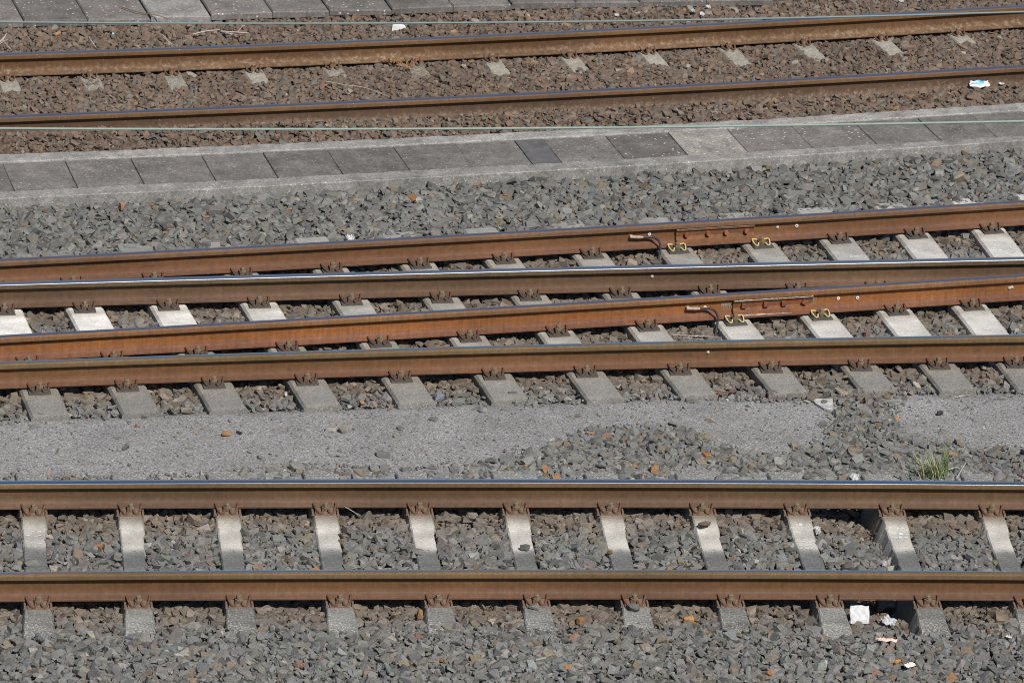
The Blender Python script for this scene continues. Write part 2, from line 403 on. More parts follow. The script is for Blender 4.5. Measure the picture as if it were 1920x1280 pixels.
# bond cables
def bond(k, px, py, drop):
    m = rail_mat(k, W(px, py, -.085).x); v, f = [], []
    tube(v, f, [(0, -.009, -.085), (0, -.03, -.085)], [.016, .013], 8); tube(v, f, [(-.012, -.03, -.083), (.03, -.034, -.086), (.062, -.034, -.088), (.09, -.035, -.090)], [.0125, .011, .0125, .009], 8)
    root = fix(link('bond_cable', mesh('bond_lug', v, f, 40), M_LUG, RAIL[k], m))
    v, f = [], []
    pts = smooth_path([(.085, -.035, -.090), (.13, -.037, -.089), (.175, -.045, -.094), (.205, -.075, -.112), (.205, -.125, -.150), (.175, -.19, -.205), (.16, -.215, -.26)], 6)
    tube(v, f, pts, .0085, 8); fix(link('cable_sheath', mesh('cable_sheath', v, f, 60), M_BLACK, root))
bond('A1', 1182, 442, 0); bond('A2', 1288, 580, 0)

# ------------------------------------------------------------------ fasteners
def tension_clip(r=.0076, wide=.93):
    v, f = [], []
    for s in (-1, 1):
        P = [(s*.081*wide, -.052, -.1475), (s*.080*wide, -.072, -.1490), (s*.073*wide, -.100, -.1575), (s*.061*wide, -.135, -.1690), (s*.048*wide, -.158, -.1730), (s*.032*wide, -.160, -.1730),
             (s*.023*wide, -.145, -.1660), (s*.0185, -.118, -.1570), (s*.012, -.100, -.1545)]
        tube(v, f, smooth_path(P, 4), r, 8)
    tube(v, f, smooth_path([(-.012, -.100, -.1545), (0, -.097, -.1545), (.012, -.100, -.1545)], 3), r, 8)
    return mesh('rail_clip', v, f, 60)
def yellow_clip():
    v, f = [], []
    for s in (-1, 1):
        P = [(s*.028, -.075, -.149), (s*.046, -.070, -.147), (s*.063, -.073, -.147), (s*.066, -.092, -.151), (s*.061, -.128, -.163), (s*.052, -.148, -.1690), (s*.036, -.146, -.168), (s*.027, -.122, -.161), (s*.010, -.106, -.1565)]
        tube(v, f, smooth_path(P, 3), .0062, 6)
    tube(v, f, [(-.012, -.100, -.1555), (.012, -.100, -.1555)], .008, 8)
    return mesh('rail_clip', v, f, 60)
def bolt_mesh(h=1.):
    v, f = [], []
    tube(v, f, [(0, -.112, -.200), (0, -.112, -.151), (0, -.112, -.1445)], [.011, .0265, .0255], 14)
    tube(v, f, [(0, -.112, -.1445), (0, -.112, -.1445+.025*h), (0, -.112, -.1445+.029*h)], [.0195, .0190, .0150], 6)
    tube(v, f, [(0, -.112, -.12), (0, -.112, -.1445+.033*h)], .0085, 8)
    return mesh('bolt', v, f, 30)
def plate_mesh():
    v, f = [], []
    box(v, f, (0, -.122, -.1815), (.160, .112, .012), None, .002)
    for s in (-1, 1): box(v, f, (s*.043, -.098, -.168), (.030, .038, .018), None, .004)       # ribs
    return mesh('base_plate', v, f)
def guide_mesh():
    v, f = [], []
    prof = [(-.078, -.185), (-.078, -.164), (-.092, -.163), (-.150, -.176), (-.168, -.178), (-.170, -.192)]
    for sx in (-.068, .068): v += [(sx, y, z) for y, z in prof]
    n = len(prof); f += [tuple(range(n)), tuple(range(n, 2*n))[::-1]] + [(i, (i+1) % n, n+(i+1) % n, n+i) for i in range(n)]
    for s in (-1, 1): box(v, f, (s*.085, -.120, -.182), (.020, .085, .018), None, .004)
    return mesh('guide_plate', v, f)
CLIP_T, CLIP_F, CLIP_Y = tension_clip(), tension_clip(.0080), yellow_clip(); BOLT, BOLT_C = bolt_mesh(), bolt_mesh(.8); PLATE, GUIDE = plate_mesh(), guide_mesh()
CLIP_C = tension_clip(.0075, .78)
for me in (CLIP_T, CLIP_F, CLIP_Y, BOLT, BOLT_C, PLATE, GUIDE, CLIP_C):
    bm = bmesh.new(); bm.from_mesh(me); bmesh.ops.recalc_face_normals(bm, faces=bm.faces); bm.to_mesh(me); bm.free()
CLIP_T.materials.append(M_CLIP); CLIP_F.materials.append(M_CLIPF); CLIP_Y.materials.append(M_YEL); BOLT.materials.append(M_BOLT); BOLT_C.materials.append(M_BOLTR)
PLATE.materials.append(M_PLATE); GUIDE.materials.append(M_GUIDE); CLIP_C.materials.append(m_noisy('dusty rusted clip', (.125, .075, .048), .35, 60, .8))
def fasten(sl, k, hit, kind):
    S = sl.matrix_basis.inverted() @ rail_mat(k, hit.x)
    clip, plate, bolt = {'F': (CLIP_F, GUIDE, BOLT), 'T': (CLIP_T, PLATE, BOLT), 'Y': (CLIP_Y, PLATE, BOLT), 'C': (CLIP_C, PLATE, BOLT_C)}[kind]
    c = bpy.data.objects.new('rail_clip', clip); C.objects.link(c); c.parent = sl
    if kind == 'C': S = S @ Matrix.Translation((0, .012, -.010))
    c.matrix_basis = S @ Matrix.Rotation(random.uniform(-.03, .03), 4, 'Z')
    if kind == 'Y': c['label'] = 'yellow painted clip'
    b = bpy.data.objects.new('bolt', bolt); C.objects.link(b); b.parent = c
    ang = random.uniform(0, 1); b.matrix_basis = Matrix.Translation((0, -.112, 0)) @ Matrix.Rotation(ang, 4, 'Z') @ Matrix.Translation((0, .112, 0))
    if kind == 'C': return            # its plate lies under the stones
    p = bpy.data.objects.new('guide_plate' if kind == 'F' else 'base_plate', plate); C.objects.link(p); p.parent = sl; p.matrix_basis = S

# ------------------------------------------------------------------ sleepers
def snoise(t, seed, fr):
    return sum(math.sin(t*fr*(1+.7*i)+seed*(3.1+i*1.7))/(1+i) for i in range(4))/2
SLEEPERS = []    # (origin, dir (away from camera), t0, t1, halfwidth, ztop function) for keeping stones off
def sleeper_body(name, T, ztop, hw, zb, batter, chamfer, color, spot, mw):
    """T: stations along the sleeper (local +Y = away from the camera)"""
    v, f, col, sp = [], [], [], []
    for t in T:
        zt, w = ztop(t), hw(t); b = w+batter*(zt-zb)
        n = lambda: random.uniform(-.0015, .0015)
        P = [(-b, zb), (-w, zt-chamfer+n()), (-w+chamfer*1.1, zt+n()*.4), (0, zt), (w-chamfer*1.1, zt+n()*.4), (w, zt-chamfer+n()), (b, zb)]
        for j, (x, z) in enumerate(P):
            v.append((x+n(), t, z)); col.append(color(t, x/w)); sp.append(spot(t))
    q = 7
    for i in range(len(T)-1):
        for j in range(q-1): f.append((i*q+j, i*q+j+1, (i+1)*q+j+1, (i+1)*q+j))
    f.append(tuple(range(q))[::-1]); f.append(tuple((len(T)-1)*q+j for j in range(q)))
    me = mesh(name, v, f, 25); setcol(me, col); setfloat(me, sp, 'spot')
    o = link(name, me, M_CONC, None, mw); fix(o); return o
def chalk(sl, t, x0, x1, z, rows, me_seed):
    rnd = random.Random(me_seed); v, f = [], []
    for r in range(rows):
        tt = t - r*.045; x = x0+rnd.uniform(0, .02)
        while x < x1:
            l = rnd.uniform(.012, .04); h = rnd.uniform(.004, .012) if rnd.random() < .6 else rnd.uniform(.015, .03); n = len(v); a = rnd.uniform(-.006, .006)
            zz = lambda y: z(y)+.0022
            y0, y1 = tt-h/2, tt+h/2
            v += [(x, y0, zz(y0)), (min(x+l, x1), y0+a, zz(y0+a)), (min(x+l, x1)-.002, y1+a, zz(y1+a)), (x+.002, y1, zz(y1))]; f.append((n, n+1, n+2, n+3)); x += l+rnd.uniform(.004, .02)
    link('chalk_mark', mesh('chalk_mark', v, f), M_CHALK, sl)

# nearest track: waisted monobloc sleepers
FS1 = [62, 243, 425, 608, 785, 965, 1142, 1315, 1492, 1670, 1857]
FS2 = [70, 258, 447, 635, 820, 1003, 1187, 1367, 1552, 1735, 1922]
FLAB = ['leftmost sleeper of the nearest track, bluish smears and a flat stone on it', 'second sleeper from the left in the nearest track, pale middle',
        'third sleeper from the left in the nearest track, small cracks near the far rail', 'fourth sleeper from the left in the nearest track',
        'nearest track sleeper with a dark stone sticking over its left edge', 'nearest track sleeper with a round stone at its dark band',
        'nearest track sleeper left of the one carrying a brown stone', 'nearest track sleeper with a brown stone lying high on it',
        'nearest track sleeper left of the dark hollow, blue chalk smears on top', 'nearest track sleeper right of the dark hollow, left flank laid bare', 'rightmost sleeper of the nearest track, cut by the frame edge']
def fz(t):
    a = abs(t)
    if a < .28: return -.222
    if a < .52: u = (a-.28)/.24; return -.222+.035*(u*u*(3-2*u))
    if a < .93: return -.187
    return -.187-(a-.93)*(.12 if t < 0 else .015)
def fw_(t):
    a = abs(t); return .074+.006*min(1, max(0, (.42-a)/.2))*0 + (.030*((a-.62)/.68) if a > .62 else 0) + (.006 if a > .42 and a < .8 else 0)
ypy = lambda lst, x: np.interp(x, *zip(*lst))
def f_sleeper(a, b, label, seed, dark_t, bright):
    ya = np.polyval(np.polyfit([40, 520, 960, 1880], [906, 904, 903, 907.5], 2), a)+38; yb = np.polyval(np.polyfit([40, 520, 960, 1880], [1074.5, 1071.2, 1070.5, 1073.5], 2), b)+40
    P, Q = W(a, ya, -.15), W(b, yb, -.15); d = (P-Q); d.z = 0; d.normalize()
    h1, h2 = rail_hit('F1', P, d), rail_hit('F2', P, d); mid = (h1+h2)/2; mid.z = 0
    mw = Matrix.Translation(mid) @ Matrix.Rotation(math.atan2(d.y, d.x)-math.pi/2, 4, 'Z')
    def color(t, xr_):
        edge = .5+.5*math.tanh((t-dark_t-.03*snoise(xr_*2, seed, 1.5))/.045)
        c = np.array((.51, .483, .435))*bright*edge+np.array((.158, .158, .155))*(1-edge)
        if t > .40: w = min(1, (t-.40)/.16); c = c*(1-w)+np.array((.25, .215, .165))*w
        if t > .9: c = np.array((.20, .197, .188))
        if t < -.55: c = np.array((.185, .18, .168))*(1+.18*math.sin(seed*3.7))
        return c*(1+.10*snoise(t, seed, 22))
    T = np.arange(-1.30, 1.36+.012*math.sin(seed*2.3), .02)
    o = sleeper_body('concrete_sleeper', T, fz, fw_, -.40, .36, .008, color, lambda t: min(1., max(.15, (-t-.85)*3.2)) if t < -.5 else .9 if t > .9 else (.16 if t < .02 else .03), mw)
    tag(o, label, 'sleeper', 'concrete sleepers under the nearest track')
    fasten(o, 'F1', h1, 'F'); fasten(o, 'F2', h2, 'F'); SLEEPERS.append((mid, d, {6: -1.08, 7: -1.03, 8: -1.12, 5: -1.17, 9: -1.30, 10: -1.26}.get(seed, -1.22+.03*math.sin(seed*5.)), 1.39, .074, 'F')); return o
FOBJ = []
for i, (a, b) in enumerate(zip(FS1, FS2)):
    FOBJ.append(f_sleeper(a, b, FLAB[i], i+1, (.16, .10, .08, .10, .08, .07, .07, .075, .10, .09, .09)[i], (.86, .98, 1., 1.02, 1.04, 1.04, 1.04, 1.05, 1., 1., 1.03)[i]))
for a, b in ((-118, -118), (-300, -306), (2040, 2110)):
    f_sleeper(a, b, 'nearest track sleeper just beyond the edge of the frame', a, .09, 1.)
for idx, t, rows in ((8, .45, 1), (8, .27, 2), (8, .16, 2), (9, .42, 1), (9, .35, 2), (0, .38, 2), (0, .22, 2)):
    chalk(FOBJ[idx], t, -.055, .058, fz, rows, idx*10+rows)

# turnout: long sleepers carrying four rails
TA1 = [-15, 130, 283, 448, 616, 780, 938, 1102, 1262, 1420, 1565, 1708, 1850]
TB2 = [70, 235, 397, 572, 748, 922, 1095, 1270, 1440, 1608, 1755, 1900, 2040]
TLAB = ['leftmost long sleeper of the switch, white patch cut by the frame edge', 'long sleeper with a bright white patch, second from the left', 'long sleeper with a bright white patch, third from the left',
        'speckled cream long sleeper right of the three white ones', 'long grey sleeper two left of the middle of the switch', 'long grey sleeper in the middle of the switch', 'long grey sleeper just right of the middle of the switch',
        'long grey sleeper one left of the loose bond cables', 'long sleeper with yellow clips right beside the two black bond cables', 'long sleeper with yellow clips at the right end of the bolted joints',
        'long sleeper just right of the yellow clipped pair', 'long pale sleeper second right of the yellow clipped pair', 'long sleeper with whitish scribbles beside the far jointed rail']
TTONE = [  # brightness of A1-B1, B1-A2, A2-B2, beyond B2
 (.29, .78, .32, .27), (.29, .80, .33, .25), (.31, .74, .33, .26), (.36, .60, .36, .28), (.40, .46, .40, .29), (.41, .40, .42, .29), (.40, .38, .46, .29), (.40, .38, .48, .29), (.36, .38, .53, .29), (.40, .38, .55, .27), (.46, .42, .57, .27), (.50, .42, .57, .25), (.56, .42, .57, .25)]
TOBJ = []
def t_sleeper(P, d, label, tone, seed, yellow=False, extra=False):
    hits = {k: rail_hit(k, P, d) for k in ('A1', 'B1', 'A2', 'B2')}; o0 = hits['B2'].copy()
    mw = Matrix.Translation(o0) @ Matrix.Rotation(math.atan2(d.y, d.x)-math.pi/2, 4, 'Z')
    tt = {k: (h-o0).dot(d) for k, h in hits.items()}; t0, t1 = -.56+.02*snoise(seed, 1, 1), tt['A1']+.62
    def color(t, xr_):
        if t > tt['B1'] and t > tt['A1']: b = tone[0]*.9
        elif t > tt['B1']: b = tone[0]
        elif t > tt['A2']: b = tone[1]
        elif t > 0: b = tone[2]
        else: b = tone[3]
        c = np.array((1., .965, .90) if b > .4 else (1., .96, .885))*b*(.84 if b < .5 else 1.)
        dn = min(abs(t-(x-.16)) for x in tt.values())        # brown dust around the fasteners
        w = .55*math.exp(-(dn/.075)**2); c = c*(1-w)+np.array((.30, .24, .17))*w
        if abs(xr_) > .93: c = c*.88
        return c*(1+.07*snoise(t+xr_*.2, seed, 19))
    T = np.arange(t0, t1, .02)
    o = sleeper_body('switch_sleeper', T, lambda t: -.188, lambda t: .138, -.42, .12, .016, color, lambda t: .35 if t < 0 else .05, mw)
    tag(o, label, 'sleeper', 'long concrete sleepers under the switch')
    for k in hits: fasten(o, k, hits[k], 'Y' if (yellow and k[0] == 'A') else 'T')
    SLEEPERS.append((o0, d.copy(), t0+.02, t1-.10+.09*math.sin(seed*2.9), .138, 'T')); return o
TP = []
for i, (a, b) in enumerate(zip(TA1, TB2)):
    ya = np.interp(a, [40, 480, 960, 1440, 1880], [487, 463.8, 437.2, 408.8, 381.3])+(487-463.8)/440*max(0, 40-a)+32; yb = np.interp(b, [40, 480, 960, 1440, 1880], [678.6, 664.2, 650, 637.3, 630.5])+36
    P, Q = W(a, ya, -.15), W(b, yb, -.15); d = (P-Q); d.z = 0; d.normalize(); TP.append((Q, d))
    TOBJ.append(t_sleeper(Q, d, TLAB[i], TTONE[i], i+1, i in (8, 9)))
for i, n in ((0, -1), (0, -2), (12, 1)):
    Q, d = TP[i]; e = (TP[1][0]-TP[0][0]) if i == 0 else (TP[12][0]-TP[11][0]); t_sleeper(Q+e*(n if n != 1 else 1), d, 'long switch sleeper just beyond the edge of the frame', TTONE[i], 30+n)
chalk(TOBJ[12], 2.25-.0, -.10, .10, lambda t: -.188, 3, 5); chalk(TOBJ[10], 2.12, -.08, .09, lambda t: -.188, 1, 6); 

# far track: sleepers mostly buried
CS = [12, 166, 320, 473, 621, 773, 920, 1065, 1213, 1362, 1503, 1648, 1793]
CLAB = ['leftmost', 'second', 'third', 'fourth', 'fifth', 'sixth', 'seventh', 'eighth', 'ninth', 'tenth', 'eleventh', 'twelfth', 'rightmost']
CSTUB = [(.16, .40, .9), (.30, .44, .8), (.22, .50, .75), (.15, .42, 1.), (.12, .24, .8), (.16, .46, .6), (.14, .50, 1.), (.16, .52, .95), (.15, .48, 1.05), (.24, .56, .9), (.16, .50, .95), (.14, .50, 1.), (.14, .36, 1.)]
for i, a in enumerate(CS):
    ya = np.polyval(np.polyfit([40, 960, 1880], [101.7, 66, 14.6], 2), a)+33; P = W(a, ya, -.15); x = P.x
    s = rs('C1', x); d = Vector((-s, 1, 0)).normalized(); h1 = rail_hit('C1', P, d); h2 = rail_hit('C2', P, d)
    mw = Matrix.Translation(h1) @ Matrix.Rotation(math.atan2(d.y, d.x)-math.pi/2, 4, 'Z'); br = CSTUB[i][2]
    o = sleeper_body('buried_sleeper', np.arange(-2.0, .5, .03), lambda t: -.190, lambda t: .083, -.36, .3, .012,
                     lambda t, x_: np.array((.325, .295, .245))*br*(1+.12*snoise(t, i+3, 23)), lambda t: .8, mw)
    lab = {5: 'buried sleeper of the far track with a dry orange weed across it', 7: 'buried sleeper of the far track with a single stone on it'}.get(i, f'{CLAB[i]} concrete stub of the half buried far track, counted from the left')
    if i in (0, 12): lab = f'{CLAB[i]} concrete stub of the half buried far track'
    tag(o, lab, 'sleeper', 'half buried sleepers of the far track'); fasten(o, 'C1', h1, 'C')
    SLEEPERS.append((h1, d, -CSTUB[i][1], -CSTUB[i][0], .088, 'C'))

# ------------------------------------------------------------------ cable trough
ZT = -.12
def line(pts, z):
    P = [W(x, y, z) for x, y in pts]; return np.polyfit([p.x for p in P], [p.y for p in P], 2)
LU0 = line([(0, 290), (640, 266), (960, 250), (1280, 231), (1920, 194)], ZT); LU1 = line([(0, 304), (640, 277.5), (960, 263), (1280, 243), (1920, 207)], ZT)
LL0 = line([(0, 360), (640, 329), (960, 312), (1280, 290), (1920, 256)], ZT); LL1 = line([(0, 372), (640, 343), (960, 326), (1280, 302), (1920, 264)], ZT)
def strip_mesh(name, top, bot, z, zb, x0, x1, n=260, rough=.008):
    v, f = [], []
    for i in range(n+1):
        x = x0+(x1-x0)*i/n; j = lambda: random.uniform(-rough, rough)
        ya, yb = np.polyval(bot, x)+j(), np.polyval(top, x)+j()
        v += [(x, ya-.003, zb), (x, ya, z-.008), (x, ya+.008, z+j()*.3), (x, yb-.006, z+j()*.3), (x, yb, z-.006), (x, yb, zb)]
    for i in range(n):
        for j in range(6): f.append((i*6+j, i*6+(j+1) % 6, (i+1)*6+(j+1) % 6, (i+1)*6+j))
    f.append(tuple(range(6))); f.append(tuple(n*6+j for j in range(6))[::-1]); return mesh(name, v, f, 35)
tr = bpy.data.objects.new('cable_trough', None); C.objects.link(tr); tr.location = (0, float(np.polyval(LL1, 0)), ZT-.2)
tag(tr, 'long pale concrete cable trough between the brown and the grey ballast', 'cable trough')
inv = Matrix.Translation(-tr.location)
for a, b in ((LU0, LU1), (LL0, LL1)):
    xb = [-6.6, -1.45, .55, 6.6] if a is LU0 else [-6.6, -3.2, -.2, 6.6]
    v = strip_mesh('trough_wall', a, b, ZT+.004, ZT-.3, -6.6, 6.6); fix(link('trough_wall', v, M_KERB, tr, inv))
v, f = [], []
for i in range(60):
    x = -6.6+13.2*i/59; v += [(x, np.polyval(LL0, x), ZT-.014), (x, np.polyval(LU1, x), ZT-.014)]
f = [(2*i, 2*i+2, 2*i+3, 2*i+1) for i in range(59)]; link('trough_bed', mesh('trough_bed', v, f), M_DARKP, tr, inv)
JX = [5, 122, 245, 378, 493, 613, 737, 853, 964, 1018, 1135, 1252, 1363, 1483, 1600, 1720, 1822]
jx = [W(p, np.interp(p, [0, 640, 960, 1280, 1920], [304, 277.5, 263, 243, 207]), ZT).x for p in JX]
jx = [jx[0]-1.0, jx[0]-.5]+jx+[jx[-1]+.49, jx[-1]+.98]
def slab(name, poly, z0, z1, mat, bev=.004, warp=.012):
    cx = sum(p[0] for p in poly)/4; cy = sum(p[1] for p in poly)/4; v, f = [], []; N = 12
    P = [Vector((p[0]-cx, p[1]-cy, 0)) for p in poly]; tilt = (random.uniform(-warp, warp), random.uniform(-warp, warp))
    ring = []
    for k in range(4):
        a, b = P[k], P[(k+1) % 4]
        for i in range(N):
            q = a.lerp(b, i/N); ring.append(q*(1-random.uniform(0, .009)))
    n = len(ring); zt = lambda q: z1+tilt[0]*q.x+tilt[1]*q.y
    for q in ring: v.append((q.x, q.y, z0))
    for q in ring: v.append((q.x, q.y, zt(q)-bev))
    for q in ring: v.append((q.x*(1-bev/.25), q.y*(1-bev/.25), zt(q)))
    f.append(tuple(range(n))[::-1]); f.append(tuple(2*n+i for i in range(n)))
    for r in (0, n):
        for i in range(n): f.append((r+i, r+(i+1) % n, r+n+(i+1) % n, r+n+i))
    return fix(link(name, mesh(name, v, f, 35), mat, None, Matrix.Translation((cx, cy, 0))))
ndl = {8: 'cover slab touching the left side of the narrow dark slab', 10: 'cover slab touching the right side of the narrow dark slab'}
order = ['', 'second', 'third', 'fourth', 'fifth', 'sixth', 'seventh', 'eighth', 'ninth', 'tenth']
for i in range(len(jx)-1):
    g = .0012; out = []
    for x, sgn in ((jx[i], 1), (jx[i+1], -1)):
        s = np.polyval(np.polyder(LU1), x); yt = np.polyval(LU1, x); L = yt-np.polyval(LL0, x); xx = x
        for _ in range(6): xx = x+s*(yt-np.polyval(LL0, xx))*1.0
        out.append(((x+sgn*g, yt-.015), (xx+sgn*g, np.polyval(LL0, xx)+.010)))
    (tl, bl), (trr, br_) = out; k = i-2           # k: 0 = first fully visible slab; 8 = narrow dark one
    mat = M_DARKP if k == 8 else (M_LIDW if k == 11 else (M_LIDL if k in (10, 12, 13) else M_LID))
    o = slab('cover_slab', [bl, br_, trr, tl], ZT-.05, ZT-.004+random.uniform(-.003, .003), mat)
    if k == 8: lab = 'narrow dark slab in the middle of the cable trough'
    elif k < 0 and k == -2: lab = 'trough cover slab just beyond the edge of the frame'
    elif k == -1: lab = 'trough cover slab cut by the left edge of the frame'
    elif k == 11: lab = 'palest trough cover slab, thickly spotted with white lichen'
    elif k >= 17: lab = 'trough cover slab just beyond the edge of the frame'
    elif k == 16: lab = 'trough cover slab cut by the right edge of the frame'
    elif k < 8: lab = f'{order[8-k]+" " if k < 7 else ""}grey trough cover slab left of the narrow dark slab'.replace('grey trough', 'grey trough') if k < 7 else 'grey trough cover slab touching the left side of the narrow dark slab'
    elif k == 9: lab = 'grey trough cover slab touching the right side of the narrow dark slab'
    elif k == 10: lab = 'lichen spotted trough cover slab just left of the palest one'
    elif k == 12: lab = 'dark stained trough cover slab just right of the palest one'
    else: lab = f'{order[k-11]} trough cover slab right of the palest one'
    tag(o, lab, 'cover slab', 'cover slabs of the cable trough')

# second row of slabs beyond the far track
PJ = [-75, 45, 165, 283, 396, 511, 618, 735, 850, 960, 1080, 1200, 1325, 1450]
PY = [(40, 40), (38.5, 37), (36, 35), (30.5, 30), (27, 23), (22.5, 21), (18, 17), (15.5, 12), (11, 8), (6, 4.5), (3.5, 2.5), (1.5, .5), (0, -1)]
PN = ['far edge slab cut by the left frame edge', 'second far edge slab from the left', 'far edge slab with a reddish root across its corner', 'palest brownish far edge slab', 'far edge slab with white spots in a row', 'far edge slab with a black mossy front edge',
      'far edge slab right of the mossy one', 'second far edge slab right of the mossy one', 'third far edge slab right of the mossy one', 'far edge slab at the gap with the green weed', 'far edge slab behind the green weed', 'far edge slab just right of the green weed', 'last far edge slab visible towards the right']
for i, ((y0, y1), lab) in enumerate(zip(PY, PN)):
    a, b = W(PJ[i]+.3, y0, -.11), W(PJ[i+1]-.3, y1, -.11); s = Vector((b.x-a.x, b.y-a.y, 0)).normalized(); nrm = Vector((-.28, 1, 0)).normalized()*.62
    o = slab('edge_slab', [(a.x, a.y), (b.x, b.y), (b.x+nrm.x, b.y+nrm.y), (a.x+nrm.x, a.y+nrm.y)], -.165, -.11+random.uniform(-.006, .004), M_LIDL if i in (0, 1, 2, 4, 6) else (M_KERB if i == 3 else M_LID), .010, .012)
    tag(o, lab, 'slab', 'slabs edging the far track')

# ------------------------------------------------------------------ terrain heights
A0 = -.2
UYC = lambda x: np.polyval(LU0, x); LYC = lambda x: np.polyval(LL1, x)
POLY = [(-80, 776), (0, 776), (150, 768), (300, 757), (450, 756), (600, 751), (800, 745), (1000, 739), (1200, 734), (1380, 737), (1480, 742), (1568, 744), (1574, 770), (1568, 806), (1540, 832), (1490, 846), (1440, 852), (1395, 850), (1345, 832), (1290, 806), (1180, 800), (1085, 808), (1025, 840), (965, 860), (860, 878), (700, 880), (560, 870), (480, 880), (350, 892), (200, 897), (0, 892), (-80, 892)]
POLY2 = [(1668, 770), (1680, 730), (1800, 718), (1990, 722), (1990, 845), (1850, 842), (1750, 828), (1680, 810)]
def inpoly(x, y, poly):
    P = [W(a, b, -.203) for a, b in poly]; r = np.zeros(x.shape, bool)
    for i in range(len(P)):
        p, q = P[i], P[i-1]; c = (p.y > y) != (q.y > y)
        with np.errstate(divide='ignore', invalid='ignore'): r ^= c & (x < (q.x-p.x)*(y-p.y)/(q.y-p.y)+p.x)
    return r
def vnoise(x, y, sc, seed):
    r = np.random.default_rng(seed); s = 0
    for i in range(5):
        a, b, c = r.uniform(-1, 1, 2).tolist()+[r.uniform(0, 6.3)]; s = s+np.sin((x*a*sc+y*b*sc)*2.2+c)
    return s/3
HOLES = [(W(1590, 955, -.27), .17, .25, .15), (W(1648, 1123, -.27), .17, .25, .15), (W(1590, 985, -.25), .035, .26, .35), (W(1648, 1150, -.25), .035, .26, .30)]
def tr_(a, b, c, d): p, q = W(a, b, -.27), W(c, d, -.27); return (p.x, p.y, q.x, q.y)
TRENCH = [(tr_(1640, 985, 1672, 1075), .07, .11), (tr_(1690, 1150, 1712, 1190), .06, .10), (tr_(1525, 1140, 1535, 1165), .04, .08)]
def height(x, y):
    d = {k: rdist(k, x, y) for k in QUAD}
    h = np.full(x.shape, -.225)
    zc = y > UYC(x)-.0
    hc = -.172-.030*np.exp(-((d['C1']-.12)/.28)**2)+np.interp(x, [-3.5, 0, 3.5], [.062, .045, .022])*np.exp(-((d['C2']-.16)/.20)**2)*(d['C2'] > 0)
    h = np.where(zc, hc, h)
    zg = (y < LYC(x)+.02) & (d['A1'] < .0); hg = -.195-.02*np.clip(1-(-d['A1']-.1)/.5, 0, 1); h = np.where(zg, hg, h)
    zt = (d['A1'] >= 0) & (d['B2'] < .50); h = np.where(zt, -.226+.006*vnoise(x, y, 5, 3), h)
    zp = (d['B2'] >= .50) & (d['F1'] < -.5); h = np.where(zp, -.214-.022*np.clip(1-(-d['F1']-.5)/.35, 0, 1), h)
    zf = d['F1'] >= -.5; hf = -.232+.006*vnoise(x, y, 4, 5)+.012*np.clip((d['F2']-.25)/.3, 0, 1); h = np.where(zf, hf, h)
    for k in ('F1', 'F2', 'B2', 'B1', 'A2', 'A1'): h = h-.022*np.exp(-(d[k]/.13)**4)
    for (ax, ay, bx, by), dep, w in TRENCH:
        t = np.clip(((x-ax)*(bx-ax)+(y-ay)*(by-ay))/((bx-ax)**2+(by-ay)**2), 0, 1); h = h-dep*np.exp(-(((x-ax-t*(bx-ax))**2+(y-ay-t*(by-ay))**2)/w**2)**2)
    for p, dep, rx, ry_ in HOLES: h = h-dep*np.exp(-((x-p.x)/rx)**4-((y-p.y)/ry_)**4)
    return h

# ground sheet
gx = np.linspace(-7, 7, 141); gy = np.linspace(-8, 11, 191); GX, GY = np.meshgrid(gx, gy, indexing='ij'); GZ = height(GX, GY)-.045
sl_in = (GY < UYC(GX)+.03) & (GY > LYC(GX)-.03); GZ[sl_in] = -.33
v = [(a, b, c) for a, b, c in zip(GX.ravel(), GY.ravel(), GZ.ravel())]; nx, ny = GX.shape
f = [(i*ny+j, (i+1)*ny+j, (i+1)*ny+j+1, i*ny+j+1) for i in range(nx-1) for j in range(ny-1)]
n = len(v); v += [(-400, -400, -.33), (400, -400, -.33), (400, 400, -.33), (-400, 400, -.33)]
edges = [[i*ny for i in range(nx)], [(nx-1)*ny+j for j in range(ny)], [i*ny+ny-1 for i in range(nx-1, -1, -1)], [j for j in range(ny-1, -1, -1)]]
for k, e in enumerate(edges): f.append(tuple([n+k, n+(k+1) % 4]+e[::-1]))
g = link('ground', mesh('ground', v, f), m_noisy('dark stony ground', (.075, .065, .055), .4, 30, .95, .6)); g['kind'] = 'structure'; g['label'] = 'dark stony ground under the ballast'
# fine gravel path
gx = np.linspace(-6, 6, 241); V, Fp = [], []
rows = 28
for x in gx:
    y1 = ry('B2', x)-.47*math.sqrt(1+rs('B2', x)**2); y0 = ry('F1', x)+.42
    for j in range(rows+1):
        t = j/rows; y = y0+(y1-y0)*t; e = min(t, 1-t); V.append((x, y, -.222+.004*math.sin(3*x+5*y)+.003*math.sin(11*x-7*y)-.03*max(0, 1-e/.08)))
for i in range(len(gx)-1):
    for j in range(rows): q = i*(rows+1)+j; Fp.append((q, q+rows+1, q+rows+2, q+1))
pth = link('path', mesh('path', V, Fp, 60), M_PATH); pth['kind'] = 'structure'; pth['label'] = 'grey fine gravel path between the two nearer tracks'

